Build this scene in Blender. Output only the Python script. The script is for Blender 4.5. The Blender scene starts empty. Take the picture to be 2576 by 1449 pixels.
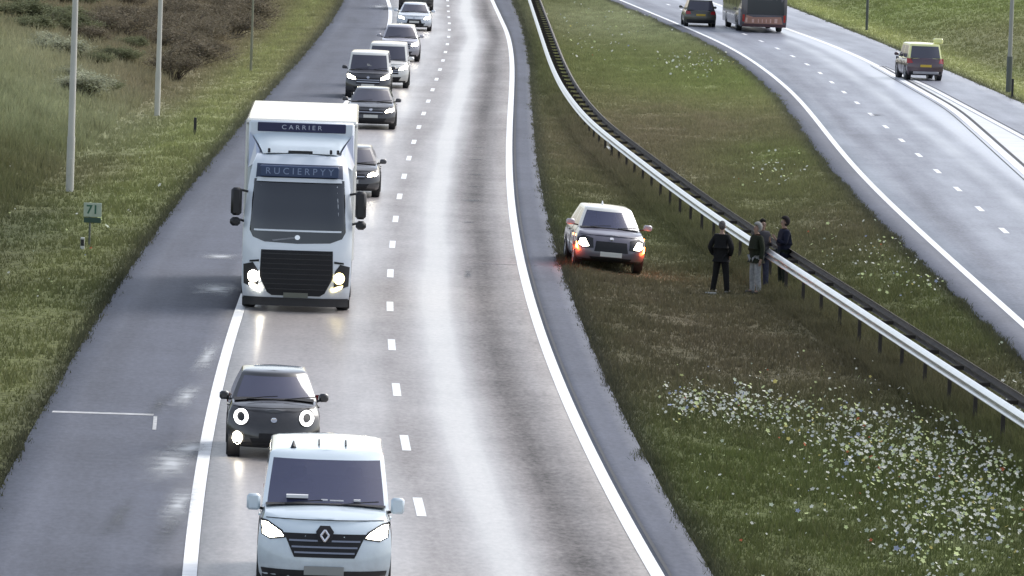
import bpy, bmesh, math, random
import numpy as np
from mathutils import Matrix, Vector
R = math.radians
sc = bpy.context.scene
col = sc.collection
rng = np.random.default_rng(7)
random.seed(7)

# ------------------------------------------------------------------ camera, sky, sun, exposure
FPX, PW, PH, YH, CAMH, ROLL = 17000.0, 2576.0, 1449.0, -460.0, 11.5, 2.0
TH = math.atan((PH/2-YH)/FPX)
CZ = CAMH*math.cos(TH)
cam_d = bpy.data.cameras.new('camera'); cam = bpy.data.objects.new('camera', cam_d); col.objects.link(cam)
cam_d.sensor_width = 36.0; cam_d.lens = FPX/PW*36.0
cam_d.clip_start = 1.0; cam_d.clip_end = 6000.0
cam.matrix_world = Matrix.Translation((0, 0, CZ)) @ Matrix.Rotation(R(90)-TH, 4, 'X') @ Matrix.Rotation(R(ROLL), 4, 'Z')
sc.camera = cam
w = bpy.data.worlds.new('World'); sc.world = w; w.use_nodes = True
SUN_EL, SUN_AZ = 42.0, 50.0      # azimuth measured from +Y (ahead of the camera) towards +X
nt = w.node_tree; bg = nt.nodes['Background']
sky = nt.nodes.new('ShaderNodeTexSky'); sky.sky_type = 'NISHITA'; sky.sun_disc = False
sky.sun_elevation = R(SUN_EL); sky.sun_rotation = R(SUN_AZ)
sky.air_density = 1.0; sky.dust_density = 2.0; sky.ozone_density = 1.0
hs_ = nt.nodes.new('ShaderNodeHueSaturation'); hs_.inputs['Saturation'].default_value = .55      # thin overcast
nt.links.new(sky.outputs[0], hs_.inputs['Color']); nt.links.new(hs_.outputs[0], bg.inputs[0]); bg.inputs[1].default_value = 0.12
sd = bpy.data.lights.new('sun', 'SUN'); sun = bpy.data.objects.new('sun', sd); col.objects.link(sun)
sd.energy = .95; sd.angle = R(30); sd.color = (1.0, 0.97, 0.93)
sun.rotation_euler = (R(90-SUN_EL), 0, R(180-SUN_AZ))
sc.view_settings.view_transform = 'Standard'; sc.view_settings.look = 'None'
sc.view_settings.exposure = 1.03; sc.view_settings.gamma = 1
sc.cycles.use_denoising = True
sc.cycles.sample_clamp_indirect = 6
sc.cycles.max_bounces = 6; sc.cycles.transparent_max_bounces = 12

# ------------------------------------------------------------------ helpers
def ray(u, v):
    x = u-PW/2; y = v-PH/2; r = R(ROLL)
    a = x*math.cos(r)+y*math.sin(r); b = -x*math.sin(r)+y*math.cos(r)
    return np.array([a/FPX, math.cos(TH)-b/FPX*math.sin(TH), -math.sin(TH)-b/FPX*math.cos(TH)])
def at(u, v, z=0.0):
    d = ray(u, v); t = (z-CZ)/d[2]
    return np.array([0, 0, CZ])+d*t
def tag(o, label=None, cat=None, group=None, kind=None):
    if label: o['label'] = label
    if cat: o['category'] = cat
    if group: o['group'] = group
    if kind: o['kind'] = kind
    return o
def empty(name, loc, rz=0.0, rot=None):
    o = bpy.data.objects.new(name, None); col.objects.link(o); o.empty_display_size = .3
    o.location = loc; o.rotation_euler = rot if rot else (0, 0, rz)
    return o
def nodes(name):
    m = bpy.data.materials.new(name); m.use_nodes = True
    return m, m.node_tree.nodes, m.node_tree.links, m.node_tree.nodes['Principled BSDF']
def mat(name, c, rough=.5, metal=0., coat=0., var=0., vscale=3., bump=0., bscale=20., spec=None, emit=None, es=0.):
    m, N, L, b = nodes(name)
    b.inputs['Base Color'].default_value = (*c, 1); b.inputs['Roughness'].default_value = rough
    b.inputs['Metallic'].default_value = metal; b.inputs['Coat Weight'].default_value = coat
    b.inputs['Coat Roughness'].default_value = .06
    if spec is not None: b.inputs['Specular IOR Level'].default_value = spec
    tc = N.new('ShaderNodeTexCoord')
    if var > 0:
        n = N.new('ShaderNodeTexNoise'); n.inputs['Scale'].default_value = vscale; n.inputs['Detail'].default_value = 6
        L.new(tc.outputs['Object'], n.inputs['Vector'])
        mx = N.new('ShaderNodeMix'); mx.data_type = 'RGBA'
        mx.inputs[6].default_value = (*[q*(1-var) for q in c], 1); mx.inputs[7].default_value = (*[min(1, q*(1+var)) for q in c], 1)
        rp = N.new('ShaderNodeMapRange'); rp.inputs[1].default_value = .3; rp.inputs[2].default_value = .7
        L.new(n.outputs['Fac'], rp.inputs[0]); L.new(rp.outputs[0], mx.inputs[0]); L.new(mx.outputs[2], b.inputs['Base Color'])
        r2 = N.new('ShaderNodeMapRange'); r2.inputs[3].default_value = max(.02, rough*.8); r2.inputs[4].default_value = min(1, rough*1.25)
        L.new(n.outputs['Fac'], r2.inputs[0]); L.new(r2.outputs[0], b.inputs['Roughness'])
    if bump > 0:
        n = N.new('ShaderNodeTexNoise'); n.inputs['Scale'].default_value = bscale; L.new(tc.outputs['Object'], n.inputs['Vector'])
        bp = N.new('ShaderNodeBump'); bp.inputs['Strength'].default_value = bump; bp.inputs['Distance'].default_value = .02
        L.new(n.outputs['Fac'], bp.inputs['Height']); L.new(bp.outputs[0], b.inputs['Normal'])
    if emit:
        b.inputs['Emission Color'].default_value = (*emit, 1); b.inputs['Emission Strength'].default_value = es
    return m
def glass(name, tint=(.03, .035, .05), k=.22):
    m, N, L, b = nodes(name)
    b.inputs['Base Color'].default_value = (*tint, 1); b.inputs['Roughness'].default_value = .05
    b.inputs['Coat Weight'].default_value = .6
    t = N.new('ShaderNodeBsdfTransparent'); t.inputs[0].default_value = (.62, .66, .7, 1)
    mx = N.new('ShaderNodeMixShader'); mx.inputs[0].default_value = k
    out = N['Material Output']
    L.new(b.outputs[0], mx.inputs[1]); L.new(t.outputs[0], mx.inputs[2]); L.new(mx.outputs[0], out.inputs[0])
    return m

class MB:
    def __init__(s): s.v = []; s.f = []
    def add(s, V, F):
        n = len(s.v); s.v += [tuple(float(q) for q in p) for p in V]; s.f += [tuple(n+i for i in f) for f in F]; return s
    def box(s, x0, x1, y0, y1, z0, z1, M=None, bev=0.0):
        if bev > 0:
            b = min(bev, (x1-x0)*.45, (y1-y0)*.45, (z1-z0)*.45)
            V = []; F = []
            for sx in (0, 1):
                for sy in (0, 1):
                    for sz in (0, 1):
                        X = x1 if sx else x0; Y = y1 if sy else y0; Z = z1 if sz else z0
                        dx = -b if sx else b; dy = -b if sy else b; dz = -b if sz else b
                        V += [(X, Y+dy, Z+dz), (X+dx, Y, Z+dz), (X+dx, Y+dy, Z)]
            bm = bmesh.new(); vs = [bm.verts.new(p) for p in V]
            g = bmesh.ops.convex_hull(bm, input=vs)
            bmesh.ops.delete(bm, geom=[e for e in g.get('geom_interior', []) if isinstance(e, bmesh.types.BMVert)], context='VERTS')
            bm.verts.index_update(); V = [v.co[:] for v in bm.verts]; F = [[v.index for v in f.verts] for f in bm.faces]; bm.free()
        else:
            V = [(x0, y0, z0), (x1, y0, z0), (x1, y1, z0), (x0, y1, z0), (x0, y0, z1), (x1, y0, z1), (x1, y1, z1), (x0, y1, z1)]
            F = [(0, 3, 2, 1), (4, 5, 6, 7), (0, 1, 5, 4), (1, 2, 6, 5), (2, 3, 7, 6), (3, 0, 4, 7)]
        if M is not None: V = [M @ Vector(p) for p in V]
        return s.add(V, F)
    def tube(s, P, rad, n=8, cap=True):
        P = [Vector(p) for p in P]; k = len(P)
        rad = rad if hasattr(rad, '__len__') else [rad]*k
        V = []; F = []
        for i, p in enumerate(P):
            t = (P[min(i+1, k-1)]-P[max(i-1, 0)]).normalized()
            a = Vector((0, 0, 1)) if abs(t.z) < .9 else Vector((1, 0, 0))
            u = t.cross(a).normalized(); q = t.cross(u)
            for j in range(n):
                an = 2*math.pi*j/n; V.append(p+(u*math.cos(an)+q*math.sin(an))*rad[i])
        for i in range(k-1):
            for j in range(n):
                F.append((i*n+j, i*n+(j+1) % n, (i+1)*n+(j+1) % n, (i+1)*n+j))
        if cap: F.append(tuple(range(n-1, -1, -1))); F.append(tuple((k-1)*n+j for j in range(n)))
        return s.add(V, F)
    def cylx(s, c, r0, r1, x0, x1, n=24):       # solid of revolution about the X axis: ring list simple
        return s.revx(c, [(x0, 0), (x0, r0), (x1, r1), (x1, 0)], n)
    def revx(s, c, prof, n=24):
        V = []; F = []
        for (x, r) in prof:
            for j in range(n):
                an = 2*math.pi*j/n; V.append((c[0]+x, c[1]+r*math.cos(an), c[2]+r*math.sin(an)))
        for i in range(len(prof)-1):
            for j in range(n):
                F.append((i*n+j, (i+1)*n+j, (i+1)*n+(j+1) % n, i*n+(j+1) % n))
        return s.add(V, F)
    def prism(s, poly, y0, y1, axis='y'):       # poly in (x,z)
        n = len(poly); V = [(x, y0, z) for x, z in poly]+[(x, y1, z) for x, z in poly]
        F = [tuple(range(n)), tuple(range(2*n-1, n-1, -1))]+[(i, (i+1) % n, n+(i+1) % n, n+i) for i in range(n)]
        return s.add(V, F)
    def build(s, name, m, parent=None, smooth=False, M=None, fix=True):
        me = bpy.data.meshes.new(name); me.from_pydata(s.v, [], s.f)
        if fix:
            bm = bmesh.new(); bm.from_mesh(me); bmesh.ops.remove_doubles(bm, verts=bm.verts, dist=1e-5)
            bmesh.ops.recalc_face_normals(bm, faces=bm.faces); bm.to_mesh(me); bm.free()
        if smooth:
            for p in me.polygons: p.use_smooth = True
            if smooth != 'all': me.set_sharp_from_angle(angle=R(38))
        me.materials.append(m)
        o = bpy.data.objects.new(name, me); col.objects.link(o)
        if parent: o.parent = parent
        return o
def npmesh(name, V, F, m, parent=None, smooth=False, attr=None, attrname='tint'):
    """numpy mesh: F is (n,k) with a constant k"""
    me = bpy.data.meshes.new(name); V = np.asarray(V, np.float32); F = np.asarray(F, np.int32); k = F.shape[1]
    me.vertices.add(len(V)); me.vertices.foreach_set('co', V.ravel())
    me.loops.add(F.size); me.loops.foreach_set('vertex_index', F.ravel())
    me.polygons.add(len(F)); me.polygons.foreach_set('loop_start', np.arange(0, F.size, k, dtype=np.int32))
    try: me.polygons.foreach_set('loop_total', np.full(len(F), k, np.int32))
    except Exception: pass
    if smooth: me.polygons.foreach_set('use_smooth', np.ones(len(F), bool))
    me.update(calc_edges=True)
    if attr is not None:
        a = me.color_attributes.new(attrname, 'FLOAT_COLOR', 'POINT')
        c = np.ones((len(V), 4), np.float32); c[:, :3] = attr; a.data.foreach_set('color', c.ravel())
    me.materials.append(m); o = bpy.data.objects.new(name, me); col.objects.link(o)
    if parent: o.parent = parent
    return o
def copy_tree(o, parent=None):
    c = o.copy(); col.objects.link(c)
    if parent: c.parent = parent
    for ch in list(o.children): copy_tree(ch, c)
    return c
def hash2(ix, iy, s):
    h = np.sin(ix*127.1+iy*311.7+s*74.7)*43758.5453
    return h-np.floor(h)
def vnoise(x, y, s=0):
    ix = np.floor(x); iy = np.floor(y); fx = x-ix; fy = y-iy; fx = fx*fx*(3-2*fx); fy = fy*fy*(3-2*fy)
    return (hash2(ix, iy, s)*(1-fx)+hash2(ix+1, iy, s)*fx)*(1-fy)+(hash2(ix, iy+1, s)*(1-fx)+hash2(ix+1, iy+1, s)*fx)*fy
def fbm(x, y, s=0, o=4):
    t = 0; a = .5; 
    for i in range(o): t = t+a*vnoise(x, y, s+i); x = x*2.03; y = y*2.03; a *= .5
    return t

# ------------------------------------------------------------------ road layout (curves measured on the ground, x as a function of y)
def curve(px, deg=None):
    a = np.array([at(u, v)[:2] for u, v in px]); a = a[np.argsort(a[:, 1])]
    Y0, Y1 = a[0, 1], a[-1, 1]
    if deg:
        p = np.polyfit(a[:, 1]/100-2.5, a[:, 0], deg); f = lambda y: np.polyval(p, y/100-2.5)
    else:
        ys = np.linspace(Y0, Y1, 80); xs = np.interp(ys, a[:, 1], a[:, 0])
        for _ in range(60): xs[1:-1] = (xs[:-2]+2*xs[1:-1]+xs[2:])/4
        f = lambda y: np.interp(y, ys, xs)
    def g(y):
        y = np.asarray(y, float); yc = np.clip(y, Y0, Y1); b = f(yc)
        s0 = (f(Y0+8)-f(Y0))/8; s1 = (f(Y1)-f(Y1-8))/8
        return b+np.where(y < Y0, (y-Y0)*s0, 0)+np.where(y > Y1, (y-Y1)*s1, 0)
    return g
XL = curve([(40,1151),(70,1080),(180,910),(275,775),(400,570),(530,400),(700,200),(800,100),(860,0)], 3)
LL = curve([(470,1449),(520,1160),(580,860),(600,775),(958,120),(975,0)], 3)
DL = curve([(1045,1275),(1015,1108),(1000,972),(990,857),(988,762),(988,680),(990,608),(995,548),(1003,494),(1015,444),(1025,402),(1034,361),(1048,327),(1060,296),(1073,263),(1085,235),(1095,211),(1107,188),(1120,144),(1128,50)], 3)
LR = curve([(1650,1449),(1500,1160),(1345,775),(1285,500),(1275,380),(1290,230),(1280,100),(1265,60)], 3)
XR = curve([(1780,1449),(1640,1150),(1450,760),(1385,600),(1345,380),(1340,250),(1325,100),(1310,60)], 3)
RLL = curve([(2545,790),(2320,590),(2150,430),(2000,230),(1850,120),(1560,0)])
RD = curve([(2536,580),(2473,530),(2410,482),(2355,437),(2308,398),(2273,358),(2240,325),(2203,292),(2167,264),(2130,236),(2098,210),(2060,184),(2028,158)], 2)
RAc = curve([(2201,163),(2400,275),(2545,404)])
RBc = curve([(2201,160),(2330,215),(2545,330)])
RX = curve([(1997,22),(2182,89),(2279,137),(2367,174),(2543,244)], 2)
RE = lambda y: RLL(y)-.9                                    # left asphalt edge of the far carriageway
RDx = lambda y: np.where(np.asarray(y) < 320, RD(y), RLL(y)+ (RD(320.)-RLL(320.)))
rail = np.array([at(u, v, .74)[:2] for u, v in [(1355,60),(1385,150),(1415,215),(1480,300),(1560,360),(1690,460),(1830,560),(1990,660),(2250,830),(2545,1020)]])
rail = rail[np.argsort(rail[:, 1])]
_ry = np.linspace(rail[0, 1], rail[-1, 1], 90); _rx = np.interp(_ry, rail[:, 1], rail[:, 0])
for _ in range(30): _rx[1:-1] = (_rx[:-2]+2*_rx[1:-1]+_rx[2:])/4
def RAIL(y):
    y = np.asarray(y, float)
    return np.interp(y, _ry, _rx)+np.where(y < _ry[0], (y-_ry[0])*(_rx[1]-_rx[0])/(_ry[1]-_ry[0]), 0)+np.where(y > _ry[-1], (y-_ry[-1])*(_rx[-1]-_rx[-2])/(_ry[-1]-_ry[-2]), 0)
def sstep(a, b, x): t = np.clip((x-a)/(b-a), 0, 1); return t*t*(3-2*t)
def gh(x, y):
    x = np.asarray(x, float); y = np.asarray(y, float)
    n = (fbm(x*.5, y*.25, 3)-.47)*.14
    xl, xr, re, rx = XL(y), XR(y), RE(y), RX(y)
    dl = xl-x
    left = -.05*sstep(0, 1.2, dl)-.1*sstep(1.5, 3, dl)+.2*np.clip(dl-3.5, 0, 14)*sstep(3.5, 7, dl)*1.0+n*sstep(.3, 1.5, dl)*(1+sstep(6, 12, dl)*2)
    wd = np.maximum(re-xr, .5); t = np.clip((x-xr)/wd, 0, 1)
    dip = .28*sstep(0, 3.2, x-xr)*sstep(0, 3.0, re-x)
    med = -.03-dip+n*sstep(.3, 1.5, x-xr)*sstep(.3, 1.5, re-x)
    dr = x-rx
    right = -.04+.16*np.clip(dr-2.0, 0, 14)*sstep(2, 6, dr)+n*sstep(.3, 1.5, dr)
    z = np.where(x < xl, left, np.where((x > xr) & (x < re), med, np.where(x > rx, right, -.09)))
    return z
def atg(u, v, extra=0.0):
    z = 0.0
    for _ in range(25):
        p = at(u, v, z+extra); z = z*.5+.5*float(gh(p[0], p[1]))
    return np.array([p[0], p[1], z])

# vegetation pigment map: patches of different growth (world positions)
OL = np.array([.058, .066, .024]); BR = np.array([.078, .064, .040]); GR = np.array([.070, .086, .024]); PA = np.array([.125, .135, .075]); YE = np.array([.135, .142, .052]); DK = np.array([.040, .048, .022])
patches = []
for (u, v, ru, k, a) in [(1900,930,5,BR,.8),(2150,880,4,BR,.6),(1750,760,4,BR,.6),(2450,900,3,BR,.4),(1850,1350,3.5,BR,.7),(2100,1380,3,BR,.6),(1700,1250,2.5,GR,.9),(1820,1150,2.0,GR,.8),(2050,1180,3,GR,.7),(2400,1250,4,GR,.8),(2480,1400,4,GR,.8),(1440,560,2.2,GR,.5),(1430,430,2.5,GR,.5),(1500,700,2.2,BR,.6),(1650,1380,2,GR,.7),
        (1900,230,5,YE,.8),(1830,200,6,GR,.9),(1700,60,8,PA,.8),(1550,40,8,PA,.7),(1500,120,6,GR,.6),(1700,300,7,BR,.7),(1640,380,6,BR,.7),(1800,420,5,BR,.7),(1950,480,3.5,GR,.5),(2150,560,3,BR,.6),(2350,720,3,GR,.6),(2480,830,2.5,GR,.7),(1960,380,3,GR,.7),
        (130,200,4.5,PA,.9),(210,260,4.5,PA,.8),(90,320,4,PA,.6),(620,60,12,BR,.9),(500,120,9,BR,.9),(700,40,14,BR,.8),(350,60,6,BR,.6),(300,420,2.2,BR,.4),(480,220,5,BR,.8),(120,560,2,DK,.9),(200,760,1.8,DK,.8),(330,520,2,GR,.3),(80,800,2,YE,.7),(90,950,1.6,YE,.8),
        (2420,60,9,GR,.7),(2280,40,9,GR,.6),(2500,120,6,BR,.3)]:
    p = at(u, v); patches.append((p[0], p[1], ru, ru*5.0, k, a))
def gcol(x, y):
    n1 = fbm(x*.35, y*.08, 11)[:, None]; n2 = fbm(x*1.5, y*.4, 21)[:, None]
    c = OL*(1-n1)+BR*n1; c = c*.5+.5*(OL*.6+GR*.4)
    for (px, py, rx_, ry_, k, a) in patches:
        d = ((x-px)/rx_)**2+((y-py)/ry_)**2
        f = (a*np.exp(-d*1.1)*(.55+.9*n2[:, 0])).clip(0, 1)[:, None]
        c = c*(1-f)+k*f
    dl = np.abs(XL(y)-x-1.6)                                     # mown yellow-green verge along both hard shoulders
    f = (.65*np.exp(-(dl/1.6)**2)*(.6+.8*n2[:, 0])).clip(0, 1)[:, None]; c = c*(1-f)+(GR*.5+YE*.5)*f
    dr = np.abs(x-RX(y)-1.6); f = (.7*np.exp(-(dr/1.2)**2)*(.6+.8*n1[:, 0])).clip(0, 1)[:, None]; c = c*(1-f)+YE*f
    for e in (x-XR(y), XL(y)-x, RE(y)-x, x-RX(y)):                # darker tint along the asphalt edges
        f = (.75*np.exp(-(np.abs(e)/.35)**2))[:, None]; c = c*(1-f)+np.array([.035, .036, .026])*f
    far = sstep(140, 300, y)[:, None]                             # thin haze put into the tint: lighter farther up the road
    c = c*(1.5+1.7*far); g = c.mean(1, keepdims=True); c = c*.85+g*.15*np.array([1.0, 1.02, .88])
    return c*(.82+.36*n2)

# ------------------------------------------------------------------ setting materials
def ground_mat():
    m, N, L, b = nodes('verge_soil_and_grass')
    at_ = N.new('ShaderNodeVertexColor'); at_.layer_name = 'tint'
    tc = N.new('ShaderNodeTexCoord'); n = N.new('ShaderNodeTexNoise'); n.inputs['Scale'].default_value = 5; n.inputs['Detail'].default_value = 8
    L.new(tc.outputs['Object'], n.inputs['Vector'])
    mr = N.new('ShaderNodeMapRange'); mr.inputs[1].default_value = .3; mr.inputs[2].default_value = .7; mr.inputs[3].default_value = .55; mr.inputs[4].default_value = 1.3
    L.new(n.outputs['Fac'], mr.inputs[0])
    mx = N.new('ShaderNodeVectorMath'); mx.operation = 'SCALE'; L.new(at_.outputs[0], mx.inputs[0]); L.new(mr.outputs[0], mx.inputs['Scale'])
    L.new(mx.outputs[0], b.inputs['Base Color']); b.inputs['Roughness'].default_value = 1; b.inputs['Specular IOR Level'].default_value = .1
    bp = N.new('ShaderNodeBump'); bp.inputs['Distance'].default_value = .08; L.new(n.outputs['Fac'], bp.inputs['Height']); L.new(bp.outputs[0], b.inputs['Normal'])
    return m
def grass_mat():
    m, N, L, b = nodes('grass_blades')
    a = N.new('ShaderNodeVertexColor'); a.layer_name = 'tint'
    L.new(a.outputs[0], b.inputs['Base Color']); b.inputs['Roughness'].default_value = .75; b.inputs['Specular IOR Level'].default_value = .15
    t = N.new('ShaderNodeBsdfTranslucent'); L.new(a.outputs[0], t.inputs[0])
    mx = N.new('ShaderNodeMixShader'); mx.inputs[0].default_value = .35
    L.new(b.outputs[0], mx.inputs[1]); L.new(t.outputs[0], mx.inputs[2]); L.new(mx.outputs[0], N['Material Output'].inputs[0])
    return m
def asphalt(name, base, r0, r1, tracks):
    """wet asphalt; UV.x = metres across from the lane line, UV.y = metres along.  tracks = [(u, width, shine, lighten)]"""
    m, N, L, b = nodes(name)
    uv = N.new('ShaderNodeUVMap'); uv.uv_map = 'lane'
    sp = N.new('ShaderNodeSeparateXYZ'); L.new(uv.outputs[0], sp.inputs[0])
    def noise(sx, sy, det=5, rough=.55):
        mp = N.new('ShaderNodeMapping'); mp.inputs['Scale'].default_value = (sx, sy, 1); L.new(uv.outputs[0], mp.inputs[0])
        n = N.new('ShaderNodeTexNoise'); n.inputs['Scale'].default_value = 1; n.inputs['Detail'].default_value = det; n.inputs['Roughness'].default_value = rough
        L.new(mp.outputs[0], n.inputs['Vector']); return n.outputs['Fac']
    def M(op, a, c, d=None):
        q = N.new('ShaderNodeMath'); q.operation = op
        for i, s in enumerate((a, c, d)):
            if s is None: continue
            if isinstance(s, (int, float)): q.inputs[i].default_value = s
            else: L.new(s, q.inputs[i])
        return q.outputs[0]
    nlong = noise(.9, .035); nmid = noise(.6, .12); nfine = noise(9, 3, 8, .7); wob = noise(.02, .012, 2)
    ush = M('ADD', sp.outputs[0], M('MULTIPLY', M('SUBTRACT', wob, .5), .9))
    shine = None; light = None
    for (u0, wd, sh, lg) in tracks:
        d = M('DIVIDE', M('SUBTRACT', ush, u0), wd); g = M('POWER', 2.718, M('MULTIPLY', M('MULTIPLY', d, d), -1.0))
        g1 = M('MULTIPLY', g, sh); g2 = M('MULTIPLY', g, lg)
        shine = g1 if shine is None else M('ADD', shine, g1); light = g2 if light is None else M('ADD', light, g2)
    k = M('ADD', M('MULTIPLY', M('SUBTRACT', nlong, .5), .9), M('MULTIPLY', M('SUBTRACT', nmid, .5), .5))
    if shine is not None: k2 = M('ADD', k, shine)
    else: k2 = k
    kc = M('ADD', .5, k2)
    mr = N.new('ShaderNodeMapRange'); mr.inputs[3].default_value = r0; mr.inputs[4].default_value = r1; L.new(kc, mr.inputs[0])
    L.new(mr.outputs[0], b.inputs['Roughness'])
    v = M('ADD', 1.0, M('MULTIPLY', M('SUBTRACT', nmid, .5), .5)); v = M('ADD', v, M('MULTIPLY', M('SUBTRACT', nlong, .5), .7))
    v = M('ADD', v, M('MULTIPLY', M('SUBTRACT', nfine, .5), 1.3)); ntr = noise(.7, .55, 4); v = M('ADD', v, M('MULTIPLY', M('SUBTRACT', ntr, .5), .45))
    if light is not None: v = M('ADD', v, light)  # bright tracks also paint the reflected sky sheen into the base colour
    sc_ = N.new('ShaderNodeVectorMath'); sc_.operation = 'SCALE'; sc_.inputs[0].default_value = base; L.new(v, sc_.inputs['Scale'])
    L.new(sc_.outputs[0], b.inputs['Base Color'])
    if shine is not None:
        cl = N.new('ShaderNodeClamp'); cl.inputs[1].default_value = .05; cl.inputs[2].default_value = .7
        L.new(M('ADD', .4, M('MULTIPLY', shine, .42)), cl.inputs[0]); L.new(cl.outputs[0], b.inputs['Specular IOR Level'])
    else: b.inputs['Specular IOR Level'].default_value = .3
    bp = N.new('ShaderNodeBump'); bp.inputs['Strength'].default_value = .35; bp.inputs['Distance'].default_value = .01
    L.new(nfine, bp.inputs['Height']); L.new(bp.outputs[0], b.inputs['Normal'])
    return m
M_ground = ground_mat(); M_grass = grass_mat()
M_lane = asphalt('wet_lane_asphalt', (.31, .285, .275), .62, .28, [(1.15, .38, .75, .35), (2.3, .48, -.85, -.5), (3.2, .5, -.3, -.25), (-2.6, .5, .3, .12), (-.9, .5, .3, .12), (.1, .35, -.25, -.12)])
M_should = asphalt('hard_shoulder_asphalt', (.080, .088, .116), .85, .66, [(-5.6, .5, .0, -.12)])
M_far = asphalt('far_lane_asphalt', (.20, .21, .25), .62, .30, [(1.5, .4, .4, .2), (2.9, .55, .9, .9), (-1.5, .5, -.3, -.2), (-2.6, .35, .2, .1), (7.5, 2.5, .1, .1)])  # strongest track paints the glare left of the slip road line
M_line = mat('road_paint_white', (.82, .82, .82), .45, var=.12, vscale=2.5)
M_patch = mat('worn_pale_asphalt', (.23, .235, .24), .5, var=.2, vscale=1.2)
M_dark = mat('dark_asphalt_joint', (.03, .03, .035), .7, var=.3, vscale=3)

# ------------------------------------------------------------------ ground, roads, markings
xs = np.concatenate([[-1600, -700, -300, -150, -90, -60], np.arange(-45, 45.1, .6), [60, 90, 150, 300, 700, 1600]])
ys = np.concatenate([[-600, -200, -50, 20, 60], np.arange(80, 470, 1.2), [480, 500, 530, 570, 620, 700, 850, 1100, 1600, 3000]])
X, Y = np.meshgrid(xs, ys); Z = gh(X.ravel(), Y.ravel()); V = np.stack([X.ravel(), Y.ravel(), Z], 1)
nx, ny = len(xs), len(ys); I = np.arange(nx*ny).reshape(ny, nx)
F = np.stack([I[:-1, :-1].ravel(), I[:-1, 1:].ravel(), I[1:, 1:].ravel(), I[1:, :-1].ravel()], 1)
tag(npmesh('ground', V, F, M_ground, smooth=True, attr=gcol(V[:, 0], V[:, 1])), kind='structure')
yy = np.concatenate([[-100, 0, 40], np.arange(80, 470, 2.0), [480, 500, 540, 600, 700, 900]])
def strip(name, fa, fb, m, z, ref, n=6, y=yy, kind='structure', skirt=True):
    a = fa(y); b = fb(y); T = np.linspace(0, 1, n+1)
    X = a[:, None]*(1-T)+b[:, None]*T; Yg = np.repeat(y[:, None], n+1, 1); Zg = np.full_like(X, z)
    U = X-ref(y)[:, None]; U = U.copy(); Vv = Yg.copy()
    if skirt:
        X = np.concatenate([X[:, :1]-.03, X, X[:, -1:]+.03], 1); Yg = np.repeat(y[:, None], n+3, 1); Zg = np.concatenate([Zg[:, :1]-.2, Zg, Zg[:, -1:]-.2], 1)
        U = np.concatenate([U[:, :1], U, U[:, -1:]], 1); Vv = Yg
    k = X.shape[1]; I = np.arange(X.size).reshape(len(y), k)
    F = np.stack([I[:-1, :-1].ravel(), I[:-1, 1:].ravel(), I[1:, 1:].ravel(), I[1:, :-1].ravel()], 1)
    o = npmesh(name, np.stack([X.ravel(), Yg.ravel(), Zg.ravel()], 1), F, m)
    uvl = o.data.uv_layers.new(name='lane'); uvs = np.stack([U.ravel(), Vv.ravel()], 1).astype(np.float32)[F.ravel()]
    uvl.data.foreach_set('uv', uvs.ravel())
    return tag(o, kind=kind)
strip('road', LL, lambda y: LR(y)+.1, M_lane, 0, DL, 10)
strip('hard_shoulder', XL, LL, M_should, 0, DL, 5)
strip('median_shoulder', lambda y: LR(y)+.1, XR, M_should, 0, DL, 3)
strip('opposite_median_strip', RE, lambda y: RLL(y)-.1, M_should, 0, RDx, 2)
strip('opposite_road', lambda y: RLL(y)-.1, lambda y: RX(y), M_far, 0, RDx, 14)
def line(fc, y0, y1, wd, z=.006, step=1.5, mb=None):
    y = np.arange(y0, y1+.01, step); x = fc(y); mb = mb or MB(); n = len(y)
    V = [(a-wd/2, b, z) for a, b in zip(x, y)]+[(a+wd/2, b, z) for a, b in zip(x, y)]
    F = [(i, n+i, n+i+1, i+1) for i in range(n-1)]
    return mb.add(V, F)
mk = MB()
line(lambda y: LL(y), 60, 560, .22, mb=mk); line(lambda y: LR(y), 60, 560, .22, mb=mk)
y = 110.1
while y < 440: line(DL, y, y+3.0, .16, step=1.5, mb=mk); y += 11.35
line(RLL, 100, 560, .2, mb=mk)
y = 183.4
while y < 430: line(RDx, y, y+2.6, .17, step=1.3, mb=mk); y += 11.0
line(RAc, 170, 329, .3, mb=mk); line(RBc, 170, 329, .22, mb=mk)
line(lambda y: RAc(329.)+(RLL(y)-RLL(329.)), 329, 560, .3, mb=mk)
tag(mk.build('road_markings', M_line, fix=False), kind='structure')
sm = MB()
line(lambda y: RAc(y)-.32, 170, 329, .05, z=.007, mb=sm); line(lambda y: RAc(y)+.24, 170, 329, .12, z=.007, mb=sm); line(lambda y: RBc(y)+.2, 170, 329, .06, z=.007, mb=sm)
line(lambda y: LR(y)+.2, 60, 560, .06, z=.007, mb=sm)
tag(sm.build('road_joints', M_dark, fix=False), kind='structure')
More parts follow.
